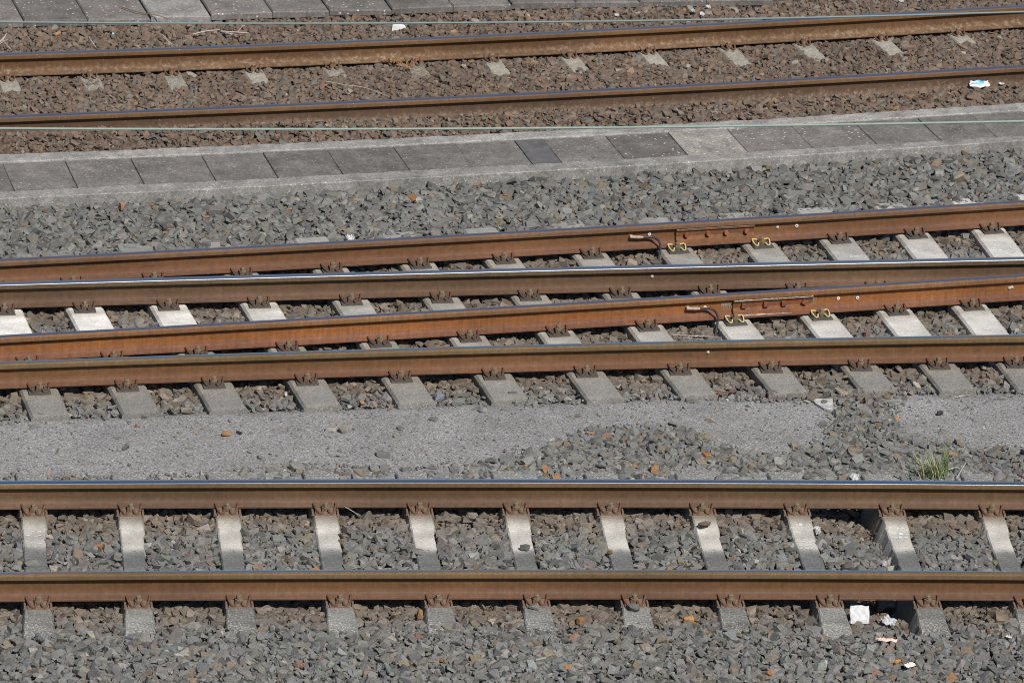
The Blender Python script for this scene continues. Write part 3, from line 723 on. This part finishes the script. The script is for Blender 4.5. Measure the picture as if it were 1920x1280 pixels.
# ------------------------------------------------------------------ ballast stones
def protos(n):
    out = []
    for i in range(n):
        bm = bmesh.new(); bmesh.ops.create_cube(bm, size=1.)
        for vv in bm.verts: vv.co += Vector([random.uniform(-.16, .16) for _ in range(3)])
        bmesh.ops.convex_hull(bm, input=bm.verts)
        for _ in range(random.choice((3, 4, 5, 6))):
            nn = Vector((random.gauss(0, 1), random.gauss(0, 1), random.gauss(0, .8))).normalized()
            bmesh.ops.bisect_plane(bm, geom=bm.verts[:]+bm.edges[:]+bm.faces[:], plane_co=nn*random.uniform(.30, .52), plane_no=nn, clear_outer=True)
            V = [vv.co.copy() for vv in bm.verts]; bm.free(); bm = bmesh.new()
            for q in V: bm.verts.new(q)
            bmesh.ops.remove_doubles(bm, verts=bm.verts, dist=.02); r = bmesh.ops.convex_hull(bm, input=bm.verts)
            bmesh.ops.delete(bm, geom=list({e for e in r['geom_interior']+r['geom_unused'] if isinstance(e, bmesh.types.BMVert)}), context='VERTS')
        bmesh.ops.triangulate(bm, faces=bm.faces); bm.verts.ensure_lookup_table()
        for q, vv in enumerate(bm.verts): vv.index = q
        V = np.array([vv.co for vv in bm.verts]); ext = V.max(0)-V.min(0); V = (V-(V.max(0)+V.min(0))/2)/ext
        out.append((V, np.array([[vv.index for vv in ff.verts] for ff in bm.faces]))); bm.free()
    return out
PROTO = protos(60)
def rotmats(n, flat):
    az = RNG.uniform(0, 2*np.pi, n); tx = RNG.normal(0, flat, n); ty = RNG.normal(0, flat, n)
    big = RNG.random(n) < .16; tx[big] = RNG.uniform(-1.4, 1.4, big.sum())
    c, s = np.cos, np.sin
    Rz = np.zeros((n, 3, 3)); Rz[:, 0, 0] = c(az); Rz[:, 0, 1] = -s(az); Rz[:, 1, 0] = s(az); Rz[:, 1, 1] = c(az); Rz[:, 2, 2] = 1
    Rx = np.zeros((n, 3, 3)); Rx[:, 0, 0] = 1; Rx[:, 1, 1] = c(tx); Rx[:, 1, 2] = -s(tx); Rx[:, 2, 1] = s(tx); Rx[:, 2, 2] = c(tx)
    Ry = np.zeros((n, 3, 3)); Ry[:, 1, 1] = 1; Ry[:, 0, 0] = c(ty); Ry[:, 0, 2] = s(ty); Ry[:, 2, 0] = -s(ty); Ry[:, 2, 2] = c(ty)
    return Rx @ Ry @ Rz
def build_stones(name, P, L, col, flat=.38):
    n = len(P); dims = np.stack([L, L*RNG.uniform(.55, .9, n), L*RNG.uniform(.30, .62, n)], 1); R = rotmats(n, flat); which = RNG.integers(0, len(PROTO), n)
    VV, FF, CC = [], [], []; off = 0
    for k, (pv, pf) in enumerate(PROTO):
        idx = np.where(which == k)[0]
        if not len(idx): continue
        q = pv[None]*dims[idx][:, None, :]; q = np.einsum('nij,nkj->nki', R[idx], q)+P[idx][:, None, :]
        m = len(pv); VV.append(q.reshape(-1, 3)); FF.append((pf[None]+(np.arange(len(idx))*m)[:, None, None]+off).reshape(-1, 3)); CC.append(np.repeat(col[idx], m, 0)); off += len(idx)*m
    V = np.concatenate(VV).astype(np.float32); Fq = np.concatenate(FF).astype(np.int32); Cc = np.concatenate(CC)
    me = bpy.data.meshes.new(name); me.vertices.add(len(V)); me.vertices.foreach_set('co', V.ravel())
    me.loops.add(Fq.size); me.loops.foreach_set('vertex_index', Fq.ravel()); me.polygons.add(len(Fq)); me.polygons.foreach_set('loop_start', np.arange(0, Fq.size, 3, dtype=np.int32))
    me.polygons.foreach_set('use_smooth', np.zeros(len(Fq), bool)); me.update(calc_edges=True); setcol(me, Cc); me.materials.append(M_STONE)
    o = bpy.data.objects.new(name, me); C.objects.link(o); print(name, n, 'stones', len(Fq), 'tris'); return o
def colours(n, pal, wts, jit=.11):
    k = RNG.choice(len(pal), n, p=np.array(wts)/sum(wts)); c = np.array(pal)[k]*np.exp(RNG.normal(0, jit, (n, 1)))*(1+RNG.normal(0, .022, (n, 3))); return c
G_BASE = [(.178, .178, .168), (.145, .147, .142), (.212, .210, .198), (.172, .163, .148), (.185, .19, .188), (.205, .165, .118), (.32, .165, .075), (.34, .32, .29), (.235, .13, .10)]
W_G = [42, 22, 14, 12, 4, 4, .22, .6, .2]          # grey bank
W_F = [36, 22, 13, 14, 9, 5, .35, 1.1, .4]       # nearest track
W_P = [28, 16, 14, 14, 16, 6, .35, 1.3, .4]
B_BASE = [(.165, .122, .093), (.19, .142, .108), (.14, .105, .082), (.17, .145, .122), (.155, .15, .138), (.19, .135, .092), (.175, .11, .083), (.28, .25, .21), (.27, .165, .085)]
W_C = [32, 22, 20, 8, 4, 6, 7, 1.5, .6]
def grid_pts(x0, x1, y0, y1, s, jit=.42):
    X, Y = np.meshgrid(np.arange(x0, x1, s), np.arange(y0, y1, s*.9), indexing='ij'); X = X+s*.5*(np.arange(X.shape[1]) % 2)[None]
    X = X+RNG.uniform(-jit, jit, X.shape)*s; Y = Y+RNG.uniform(-jit, jit, Y.shape)*s; return X.ravel(), Y.ravel()
def on_sleeper(x, y, kinds, pad):
    r = np.zeros(x.shape, bool)
    for o, d, t0, t1, hw, kd in SLEEPERS:
        if kd not in kinds: continue
        t = (x-o.x)*d.x+(y-o.y)*d.y; w = np.abs((x-o.x)*d.y-(y-o.y)*d.x)
        ww = hw+(np.clip((np.abs(t)-.62)/.68, 0, 1)*.03 if kd == 'F' else 0)
        r |= (t > t0) & (t < t1) & (w < ww+pad)
    return r
def field(name, zone, rng, Lm, spacing, pal, wts, label, layers, stain, sleepers, cut=None, raildrop=.083, dark=.88):
    PX, PL, PC = [], [], []
    for dz, keep, spf in layers:
        x, y = grid_pts(*rng, spacing*spf); m = zone(x, y) & (RNG.random(x.shape) < keep); x, y = x[m], y[m]
        L = Lm*np.exp(RNG.normal(-.03, .36, x.shape)); L = np.clip(L, Lm*.38, Lm*1.85); h = height(x, y)+dz-.012+RNG.normal(0, .007, x.shape)
        if cut is not None:
            k = cut(x, y); x, y, L, h = x[k], y[k], L[k], h[k]
        ok = ~on_sleeper(x, y, sleepers, L*(.02 if sleepers == 'C' else .27))
        for q in QUAD:
            d = rdist(q, x, y); topz = h+L*.33; ok &= ~((np.abs(d) < raildrop) & (topz > -.178) & ((q != 'C2') | (d < .025))); ok &= ~((np.abs(d) < .03+L*.4) & (topz > -.15))
        x, y, L, h = x[ok], y[ok], L[ok], h[ok]; c = colours(len(x), pal, wts)*dark
        br, mul = stain(x, y); br = np.clip(br+RNG.normal(0, .12, x.shape), 0, 1)[:, None]
        lum = c.mean(1, keepdims=True); c = c*(1-br)+(lum/.155*np.array([[.153, .116, .085]]))*br; c = c*mul[:, None]
        PX.append(np.stack([x, y, h], 1)); PL.append(L); PC.append(c)
    o = build_stones(name, np.concatenate(PX), np.concatenate(PL), np.concatenate(PC)); tag(o, label, 'ballast', None, 'stuff'); return o
LAY = [(-.034, 1., 1.), (0, .92, 1.), (.012, .16, 1.)]
def stain_near(ks, amt, width, off=.13):
    def fn(x, y):
        s = np.zeros(x.shape)
        for k in ks: d = rdist(k, x, y); s = np.maximum(s, amt*np.exp(-(np.clip(d-off, 0, 9)/width)**2)*(d > -.1)); s = np.maximum(s, .5*amt*np.exp(-(np.clip(-d-.1, 0, 9)/(width*.6))**2)*(d <= -.1))
        return s+.05*vnoise(x, y, 3, 8), np.ones(x.shape)*(1+.05*vnoise(x, y, 2, 9))
    return fn
XR = (-5.4, 5.6)
field('ballast', lambda x, y: rdist('F1', x, y) > -.50, (XR[0], XR[1], -7.0, -1.5), .055, .037, G_BASE, W_F, 'mixed grey crushed stone ballast of the nearest track', LAY, stain_near(('F1', 'F2'), .74, .20, .18), 'F')
def cut_path(x, y):
    n1 = .025*vnoise(x, y, 9, 21)+RNG.normal(0, .042, x.shape); x1 = x+RNG.normal(0, .04, x.shape); ins = inpoly(x1, y+n1, POLY) | inpoly(x1, y+n1, POLY2); return ~ins | (RNG.random(x.shape) < .006)
field('ballast', lambda x, y: (rdist('F1', x, y) <= -.50) & (rdist('B2', x, y) > .50), (XR[0], XR[1], -3.3, 1.0), .055, .038, G_BASE, W_P, 'loose grey and bluish stones lying on the gravel path', [(-.004, 1., 1.05), (.012, .75, 1.)], stain_near(('B2',), .7, .35, .3), 'F', cut_path)
field('ballast', lambda x, y: (rdist('A1', x, y) >= 0) & (rdist('B2', x, y) <= .50), (XR[0], XR[1], -2.2, 4.6), .056, .039, G_BASE, W_F, 'brown stained ballast between the rails of the switch', LAY, stain_near(('A1', 'B1', 'A2', 'B2'), .8, .28, .1), 'T')
field('ballast', lambda x, y: (rdist('A1', x, y) < 0) & (y < LYC(x)-.012), (XR[0]-.2, XR[1]+.2, -.5, 6.5), .061, .041, G_BASE, W_G, 'greenish grey ballast bank below the cable trough', LAY, lambda x, y: (np.zeros(x.shape)+.05, np.ones(x.shape)*(1+.04*vnoise(x, y, 2, 4))), 'T', None, .083, .85)
field('ballast', lambda x, y: (y > UYC(x)+.01) & (rdist('C1', x, y) > -1.7), (XR[0]-.8, XR[1]+.8, 2.3, 10.8), .045, .033, B_BASE, W_C, 'small reddish brown ballast of the far track', [(-.022, 1., 1.), (0, .95, 1.), (.009, .2, 1.)],
      lambda x, y: (np.zeros(x.shape), np.ones(x.shape)*(1+.07*vnoise(x, y, 2, 4))), 'C', lambda x, y: ~((rdist('C1', x, y) < -.98-.0) & (x < 2.3) & (y > np.interp(x, [W(a, 0, -.11).x for a in PJ[:-1]], [W(a, b[0], -.11).y for a, b in zip(PJ, PY)])+.005)), .05)

def grit():
    n = 72000; x = RNG.uniform(XR[0], XR[1], n); y = RNG.uniform(-3.0, .7, n)
    n1 = .03*vnoise(x, y, 9, 21); ins = inpoly(x, y+n1, POLY) | inpoly(x, y+n1, POLY2); near = np.zeros(n, bool)
    for dx, dy in ((.09, 0), (-.09, 0), (0, .10), (0, -.10)): near |= ins & ~(inpoly(x+dx, y+dy+n1, POLY) | inpoly(x+dx, y+dy+n1, POLY2))
    zone = (rdist('F1', x, y) < -.5) & (rdist('B2', x, y) > .50); keep = zone & ins & ((RNG.random(n) < .16) | (near & (RNG.random(n) < .55))); x, y, near = x[keep], y[keep], near[keep]
    L = np.where(near, np.exp(RNG.normal(math.log(.024), .4, len(x))), np.exp(RNG.normal(math.log(.013), .35, len(x)))); L = np.clip(L, .007, .05)
    o = build_stones('grit', np.stack([x, y, -.220+.004*np.sin(3*x+5*y)+.003*np.sin(11*x-7*y)+L*.12], 1), L, colours(len(x), G_BASE, W_P)*1.1)
    tag(o, 'small chips scattered over the fine gravel path', 'grit', None, 'stuff')
grit()

# ------------------------------------------------------------------ single stones one can point at
def single(px, py, z, dims, rot, col, label, group=None, seed=0, name='loose_stone'):
    V, Fq = PROTO[seed % len(PROTO)]; me = mesh(name, V*np.array(dims), [tuple(int(i) for i in q) for q in Fq]); setcol(me, np.tile(np.array(col), (len(V), 1)))
    p = W(px, py, z); o = link(name, me, M_STONE, None, Matrix.Translation(p) @ Euler(rot).to_matrix().to_4x4()); tag(o, label, 'stone', group); return o
G = 'single stones lying clear of the ballast'
single(58, 1053, -.205, (.105, .075, .035), (0, .05, .5), (0.140, 0.140, 0.130), 'flat grey stone lying on the leftmost nearest sleeper', G, 3)
single(785, 1034, -.205, (.105, .06, .045), (0, -.1, .25), (0.150, 0.150, 0.140), 'dark elongated stone overhanging the left edge of a pale sleeper', G, 5)
single(984, 1026, -.200, (.055, .05, .045), (0, 0, .6), (0.135, 0.130, 0.120), 'round dark stone on a pale sleeper at its dark band', G, 8)
single(1321, 982, -.172, (.085, .06, .035), (.1, 0, .8), (0.160, 0.110, 0.075), 'brown stone lying on a pale sleeper near the far rail', G, 11)
single(1145, 1033, -.203, (.04, .035, .03), (0, 0, .1), (0.260, 0.190, 0.110), 'small tan stone on the edge of a sleeper in the nearest track', G, 14)
single(423, 812, -.205, (.065, .05, .03), (0, 0, .4), (0.310, 0.171, 0.081), 'orange stone alone on the gravel path', G, 16)
single(449, 811, -.210, (.055, .02, .02), (0, 0, -.7), (0.050, 0.050, 0.050), 'black splinter of stone beside the orange one on the path', G, 17)
single(904, 768, -.208, (.07, .06, .035), (0, 0, .2), (0.190, 0.190, 0.185), 'flat pale grey stone alone in the middle of the path', G, 20)
single(640, 806, -.205, (.06, .06, .045), (0, 0, .9), (0.170, 0.145, 0.110), 'brown stone alone on the path right of the orange one', G, 23)
single(719, 852, -.205, (.10, .06, .045), (0, .1, 0), (0.150, 0.155, 0.145), 'long grey stone at the lower edge of the path', G, 25)
single(1762, 774, -.205, (.045, .04, .035), (0, 0, .3), (0.055, 0.055, 0.060), 'small black stone on the right hand patch of path', G, 27)
single(1188, 1139, -.172, (.085, .06, .05), (0, 0, 0), (0.140, 0.140, 0.135), 'squarish grey stone on the sleeper end below the near rail', G, 29)
single(1001, 1137, -.178, (.08, .055, .025), (0, 0, -.2), (0.170, 0.170, 0.165), 'flat stone on a sleeper end below the near rail', G, 31)
single(1291, 1160, -.2, (.075, .05, .055), (0, 0, .2), (0.344, 0.190, 0.069), 'bright orange stone in the ballast below the near rail', G, 33)
single(787, 1150, -.2, (.045, .06, .07), (0, .3, .2), (0.327, 0.190, 0.086), 'orange brown stone left of a sleeper end below the near rail', G, 35)
single(1075, 1193, -.2, (.07, .06, .06), (0, .3, .2), (0.327, 0.162, 0.086), 'rounded rust red stone below the bright orange one', G, 37)
single(1088, 1162, -.2, (.06, .05, .04), (0, 0, .7), (0.310, 0.152, 0.069), 'orange stone leaning beside the flat topped sleeper end', G, 39)
single(1325, 854, -.2, (.07, .06, .045), (0, .2, .7), (0.292, 0.133, 0.057), 'rust orange stone at the right edge of the loose heap', G, 41)
single(1226, 878, -.2, (.06, .055, .05), (0, .2, .2), (0.327, 0.180, 0.081), 'orange stone in the heap above the polished rail', G, 43)
single(229, 388, -.16, (.05, .055, .055), (0, .3, .2), (0.327, 0.190, 0.115), 'pale orange stone in the grey bank below the trough', G, 45)
single(747, 52, -.17, (.15, .12, .075), (0, .1, .25), (.74, .74, .74), 'big white stone lying beyond the farthest rail', G, 47)
single(1277, 452+6, -.165, (.06, .04, .03), (0, .1, -.5), (0.170, 0.120, 0.085), 'brown stone leaning on a yellow clip', G, 49)
single(823, 743, -.195, (.065, .05, .05), (0, .2, .4), (0.190, 0.210, 0.240), 'bluish pyramid shaped stone at the upper edge of the path', G, 51)
single(962, 738, -.195, (.08, .05, .04), (0, 0, .2), (0.110, 0.110, 0.110), 'dark rounded stone on the end of a long sleeper', G, 53)
single(1087, 131, -.17, (.05, .04, .03), (0, 0, .3), (0.130, 0.120, 0.110), 'grey brown stone on a buried sleeper stub', G, 55)

# ------------------------------------------------------------------ litter
def sheet(name, px, py, z, w, h, rz, tilt, rum, mat, label, cat, seed, outline=0., group='litter strewn on the ballast', col=None):
    rnd = np.random.default_rng(seed); N = 14; v, f = [], []
    ph = rnd.uniform(0, 6.3, 8); fr = rnd.uniform(4, 11, 8)
    def dz(a, b): return rum*(math.sin(fr[0]*a+ph[0])*math.sin(fr[1]*b+ph[1])+.6*math.sin(fr[2]*(a+b)+ph[2])+.5*abs(math.sin(fr[3]*(a-b)*.7+ph[3])))
    for i in range(N+1):
        for j in range(N+1):
            a, b = i/N*2-1, j/N*2-1; e = max(abs(a), abs(b)); ang = math.atan2(b, a); k = (1-.5*outline*e*(1+math.sin(2*ang+ph[4])*math.sin(3*ang+ph[5])))*(1-.22*e*min(1, outline*3)*(abs(a*b)))
            v.append((a*w/2*k, b*h/2*k, dz(a, b)))
    f = [(i*(N+1)+j, (i+1)*(N+1)+j, (i+1)*(N+1)+j+1, i*(N+1)+j+1) for i in range(N) for j in range(N)]
    me = mesh(name, v, f, 45); p = W(px, py, z)
    for _ in range(6): p = W(px, py, float(height(np.array([p.x]), np.array([p.y]))[0])+.022+.35*h*math.sin(tilt[0])+rum*.5)
    o = link(name, me, mat, None, Matrix.Translation(p) @ Euler((tilt[0], tilt[1], rz)).to_matrix().to_4x4())
    if col: setcol(me, [col((q[0]/w*2), (q[1]/h*2)) for q in v])
    md = o.modifiers.new('thickness', 'SOLIDIFY'); md.thickness = .002; tag(o, label, cat, group); return o
sheet('paper_carton', 1612, 1152, -.185, .135, .135, .06, (.85, 0), .004, M_WHITE, 'square white paper carton below the near rail, propped up', 'litter', 1, .08)
sheet('paper_tissue', 1667, 1165, -.18, .125, .095, -.5, (.3, .1), .012, M_WHITE, 'crumpled white tissue right of the square carton', 'litter', 2, .4)
sheet('bark_strip', 1662, 1199, -.195, .16, .035, -.05, (.25, 0), .006, M_PALE, 'long curled pinkish brown strip below the tissue', 'litter', 3, .2)
sheet('paper_scrap', 1706, 1246, -.18, .10, .045, .85, (.2, .1), .005, m_noisy('pinkish paper', (.74, .62, .56), .1, 30, .7), 'folded pinkish paper scrap near the lower frame edge', 'litter', 4, .15)
sheet('dry_leaf', 1681, 1240, -.18, .085, .03, .55, (.3, 0), .008, M_LEAF, 'curled orange leaf beside the folded paper scrap', 'leaf', 5, .5)
sheet('paper_tissue', 1601, 894, -.19, .085, .075, .2, (.5, 0), .012, M_WHITE, 'white tissue shreds just above the polished rail', 'litter', 6, .5)
sheet('plastic_wrapper', 655, 446, -.165, .09, .07, .1, (.3, .2), .014, M_WHITE, 'white plastic wrapper above the red brown rail', 'litter', 7, .4)
sheet('plastic_wrapper', 1835, 158, -.13, .19, .075, .1, (.55, 0), .009, M_VC, 'blue and white plastic wrapper beside the half buried rail', 'litter', 8, .2,
      col=lambda a, b: (.16, .5, .80) if (b > -.15 and -.75 < a < .45 and math.sin(5*a)+math.sin(7*b+1) > -.5) else (.82, .84, .85))
sheet('paper_scrap', 1878, 157, -.13, .055, .025, -.1, (.4, 0), .004, M_WHITE, 'small white scrap right of the blue and white wrapper', 'litter', 9, .3)
for i, (px, py, w, lab) in enumerate(((1156, 28, .05, 'white paper scrap beyond the farthest rail, right of the green weed'), (1299, 21, .05, 'leftmost of three white scraps beyond the farthest rail'), (1327, 13, .06, 'topmost of three white scraps beyond the farthest rail'),
                           (1317, 27, .07, 'lowest of three white scraps beyond the farthest rail'), (1690, 2, .075, 'white scrap at the top frame edge'), (212, 64, .032, 'tiny turquoise scrap beyond the farthest rail'), (537, 178, .02, 'tiny white fleck between the far rails'))):
    m = M_WHITE if 'turquoise' not in lab else m_noisy('turquoise scrap', (.36, .72, .75), .1, 40, .6)
    sheet('paper_scrap', px, py, -.145, w, w*.7, .3*i, (.4, .1), .008, m, lab, 'litter', 20+i, .45)
sheet('plastic_wrapper', 1533, 993, -.20, .06, .09, .3, (.4, .2), .013, M_WHITE, 'white foil shreds right of the chalk marked sleeper', 'litter', 30, .55)
sheet('paper_scrap', 1657, 1057, -.21, .05, .06, .3, (.4, .2), .012, M_WHITE, 'white shreds at the foot of the bare sleeper flank', 'litter', 31, .6)
sheet('dry_leaf', 1625, 982, -.215, .05, .03, .3, (.4, .1), .008, M_LEAF, 'small orange leaf in the hollow beside a sleeper', 'leaf', 32, .4)
sheet('paper_scrap', 536, 738, -.185, .02, .045, .2, (.5, .1), .004, M_WHITE, 'tiny white tag at the side of a long sleeper', 'litter', 33, .3)
sheet('paper_scrap', 117, 728, -.18, .045, .04, .4, (.5, .1), .006, m_noisy('red and tan wrapper', (.55, .14, .09), .2, 30, .6, col2=(.55, .38, .2)), 'small red and tan wrapper beside the leftmost long sleepers', 'litter', 34, .3)
sheet('paper_scrap', 1892, 1193, -.19, .05, .02, -.4, (.4, .1), .004, M_WHITE, 'narrow white paper sliver near the right frame edge', 'litter', 35, .2)
# whitish broken concrete flake on the path edge
v, f = [], []; P = [W(a, b, -.21) for a, b in ((1522, 748), (1562, 748), (1561, 770), (1545, 766), (1530, 757))]; c0 = sum(P, Vector())/len(P)
prism(v, f, [((p-c0).x, (p-c0).y) for p in P], -.012, .004)
o = fix(link('concrete_flake', mesh('concrete_flake', v, f), m_noisy('white stained concrete', (.52, .51, .5), .3, 30, .85, col2=(.34, .33, .33)), None, Matrix.Translation(c0))); tag(o, 'whitish concrete flake at the broken right edge of the path', 'concrete flake')
# twigs
def twig(pts, z, r, mat, label, branches=(), group='twigs lying about'):
    P = [W(x, y, z+dz) for x, y, dz in pts]; o0 = P[0].copy(); v, f = [], []
    tube(v, f, smooth_path([p-o0 for p in P], 4), [r*(1-.5*i/(4*(len(P)-1))) for i in range(4*(len(P)-1)+1)], 6)
    for b in branches:
        Q = [W(x, y, z+dz)-o0 for x, y, dz in b]; tube(v, f, Q, [r*.7]+[r*.4]*(len(Q)-1), 5)
    o = fix(link('twig', mesh('twig', v, f, 60), mat, None, Matrix.Translation(o0))); tag(o, label, 'twig', group)
twig([(-4, 82, .01), (6, 74, .03), (12, 63, .05)], -.14, .006, M_TWIG, 'bundle of bleached twigs at the left frame edge', [[(-2, 84, .02), (9, 76, .035), (15, 75, .04)], [(3, 74, .02), (22, 95, .0)], [(-3, 80, .03), (9, 68, .05)]])
twig([(361, 65, .01), (385, 59, .025), (412, 56, .015)], -.14, .006, M_TWIG, 'bleached bent twig beyond the farthest rail, left of the forked one')
twig([(414, 59, .01), (448, 61, .02), (466, 62, .01)], -.14, .0055, M_TWIG, 'forked bleached twig beyond the farthest rail', [[(445, 61, .02), (454, 50, .03)], [(425, 62, .02), (446, 66, .01)]])
twig([(167, 70, .02), (172, 78, .03), (180, 89, .0)], -.14, .005, M_TWIG, 'short bleached twig pointing at the farthest rail, under the blue scrap')
twig([(305, 66, .02), (315, 78, .02), (325, 84, .0)], -.14, .005, M_TWIG, 'hooked pale twig beyond the farthest rail')
twig([(1259, 627, .01), (1305, 630, .02), (1348, 631, .02)], -.185, .004, M_TWIG, 'pale straw lying between the orange and the ochre rail', [[(1270, 632, .01), (1330, 637, .01)]])
twig([(612, 153, .01), (650, 160, .02), (685, 165, .01), (735, 184, 0)], -.155, .004, M_TWIG, 'long thin straw between the far rails')
twig([(1340, 731, .01), (1362, 735, .02), (1380, 728, .03)], -.185, .004, m_noisy('red wire', (.30, .07, .05), .2, 50, .6), 'reddish wire scrap above the gravel path', [[(1343, 736, .01), (1375, 735, .02)]])
twig([(640, 948, .03), (655, 954, .03), (672, 965, .01)], -.2, .0035, M_TWIG, 'pale straw beside the far rail of the nearest track')
twig([(1177, 937, .02), (1190, 942, .03), (1202, 949, .01)], -.2, .0035, M_TWIG, 'curved straw under the far rail of the nearest track, near the middle')
twig([(340, 428, .01), (338, 442, .02), (347, 455, .0)], -.17, .0035, M_TWIG, 'thin pale stalk in the grey bank above the red brown rail')
twig([(1775, 881, .0), (1792, 876, .02), (1800, 878, .01)], -.2, .005, M_TWIG, 'bleached stalk right of the grass tuft')
twig([(1793, 897, .0), (1803, 880, .03), (1812, 866, .06)], -.2, .004, M_TWIG, 'slanting stalk sticking up right of the grass tuft')
twig([(1790, 745, .0), (1803, 742, .01), (1818, 740, .01)], -.215, .004, M_TWIG, 'white straw on the right hand patch of path')
twig([(1285, 1228, .0), (1293, 1235, .02), (1302, 1246, .01)], -.19, .004, M_TWIG, 'splintered white straw near the lower frame edge', [[(1287, 1226, .0), (1298, 1242, .03)]])
twig([(225, 12, .0), (255, 22, .003), (290, 28, .004), (318, 36, .0)], -.098, .005, M_TWIGB, 'reddish root creeping over the far edge slabs')
# dry orange weed on the buried sleeper
def weed(px, py, z, w, h, n, cols, label, cat, name, spread, hh, seed, lean=0.):
    rnd = random.Random(seed); p0 = W(px, py, z); v, f, col = [], [], []
    for i in range(n):
        bx, by = rnd.gauss(0, w*.28), rnd.gauss(0, h*.3); L = hh*rnd.uniform(.45, 1.1); az = rnd.uniform(0, 6.3); sp = spread*rnd.uniform(.2, 1.2); wd = rnd.uniform(.0022, .0042); c = rnd.choice(cols); n0 = len(v); S = 5
        side = Vector((math.cos(az+1.57+rnd.uniform(-.6, .6)), math.sin(az+1.57), 0))
        for s in range(S+1):
            t = s/S; q = Vector((bx+math.cos(az)*sp*L*(.4*t+.6*t*t)+lean*t*L, by+math.sin(az)*sp*L*(.4*t+.6*t*t), L*(t-.25*sp*t*t))); ww = wd*(1-t*.9)
            v += [q-side*ww, q+side*ww]; k = rnd.uniform(.85, 1.15); cc = [a*k*(.75+.35*t) for a in c]; col += [cc, cc]
        for s in range(S): f.append((n0+2*s, n0+2*s+1, n0+2*s+3, n0+2*s+2))
    me = mesh(name, v, f); setcol(me, col); o = link(name, me, M_VC, None, Matrix.Translation(p0)); tag(o, label, cat, None, 'thing'); return o
GRN = [(.16, .25, .10), (.20, .30, .12), (.13, .21, .09), (.25, .32, .14), (.40, .36, .18), (.48, .42, .25)]
weed(1750, 892, -.205, .18, .10, 125, GRN, 'green grass tuft growing in the stones above the polished rail', 'grass tuft', 'grass_tuft', .95, .20, 3)
weed(1772, 888, -.205, .04, .05, 40, GRN[:4]+[(.5, .42, .24)], 'tall thin grass clump at the right side of the green tuft', 'grass tuft', 'grass_tuft', .14, .25, 6)
weed(1124, 8, -.17, .12, .08, 90, [(.15, .17, .07), (.2, .2, .09), (.28, .24, .12)], 'small olive weed growing at the top frame edge', 'weed', 'weed_plant', .8, .09, 4)
weed(735, 119, -.165, .11, .06, 38, [(.45, .22, .08), (.36, .17, .07), (.5, .3, .14)], 'dry orange weed head left of a buried sleeper', 'weed', 'dry_weed', 1.4, .07, 8)
weed(765, 128, -.165, .10, .06, 32, [(.45, .25, .1), (.30, .15, .07), (.5, .33, .16)], 'dry orange weed across a dark buried sleeper', 'weed', 'dry_weed', 1.5, .07, 9)
twig([(745, 122, .01), (775, 131, .02), (810, 143, .02)], -.165, .0045, M_LEAF, 'orange brown stem of the dry weed lying on the buried sleeper')
weed(1000, 122, -.165, .07, .05, 40, [(.45, .27, .12), (.4, .25, .12)], 'dry orange tuft between two buried sleepers', 'weed', 'dry_weed', 1.4, .05, 10)

# ------------------------------------------------------------------ overhead wires
def wire(pts, z, r, mat, label):
    P = [W(px, py, z) for px, py in pts]; a, b, c = P; L = Vector((c.x-a.x, c.y-a.y, 0)); t = (b.x-a.x)/(c.x-a.x); ym = a.y+t*(c.y-a.y)
    sag = (ym-b.y)*math.tan(EL)                       # how far the middle hangs below the chord
    k = sag/(t*(1-t)) if 0 < t < 1 else 0; v, f = [], []; path = []
    for i in range(61):
        s = -2.4+i*5.8/60; path.append((a.x+s*L.x, a.y+s*L.y, z-k*s*(1-s)))
    tube(v, f, path, r, 8); o = fix(link('overhead_wire', mesh('overhead_wire', v, f, 60), mat)); tag(o, label, 'wire', 'overhead wires')
wire([(0, 241), (960, 240.2), (1920, 227.5)], 5.5, .0066, M_WIRE, 'pale green overhead wire crossing in front of the cable trough')
wire([(0, 41.5), (960, 40.7), (1920, 22.5)], 5.5, .0058, M_WIRE2, 'dark green overhead wire crossing near the top of the picture')
print('objects', len(bpy.data.objects))
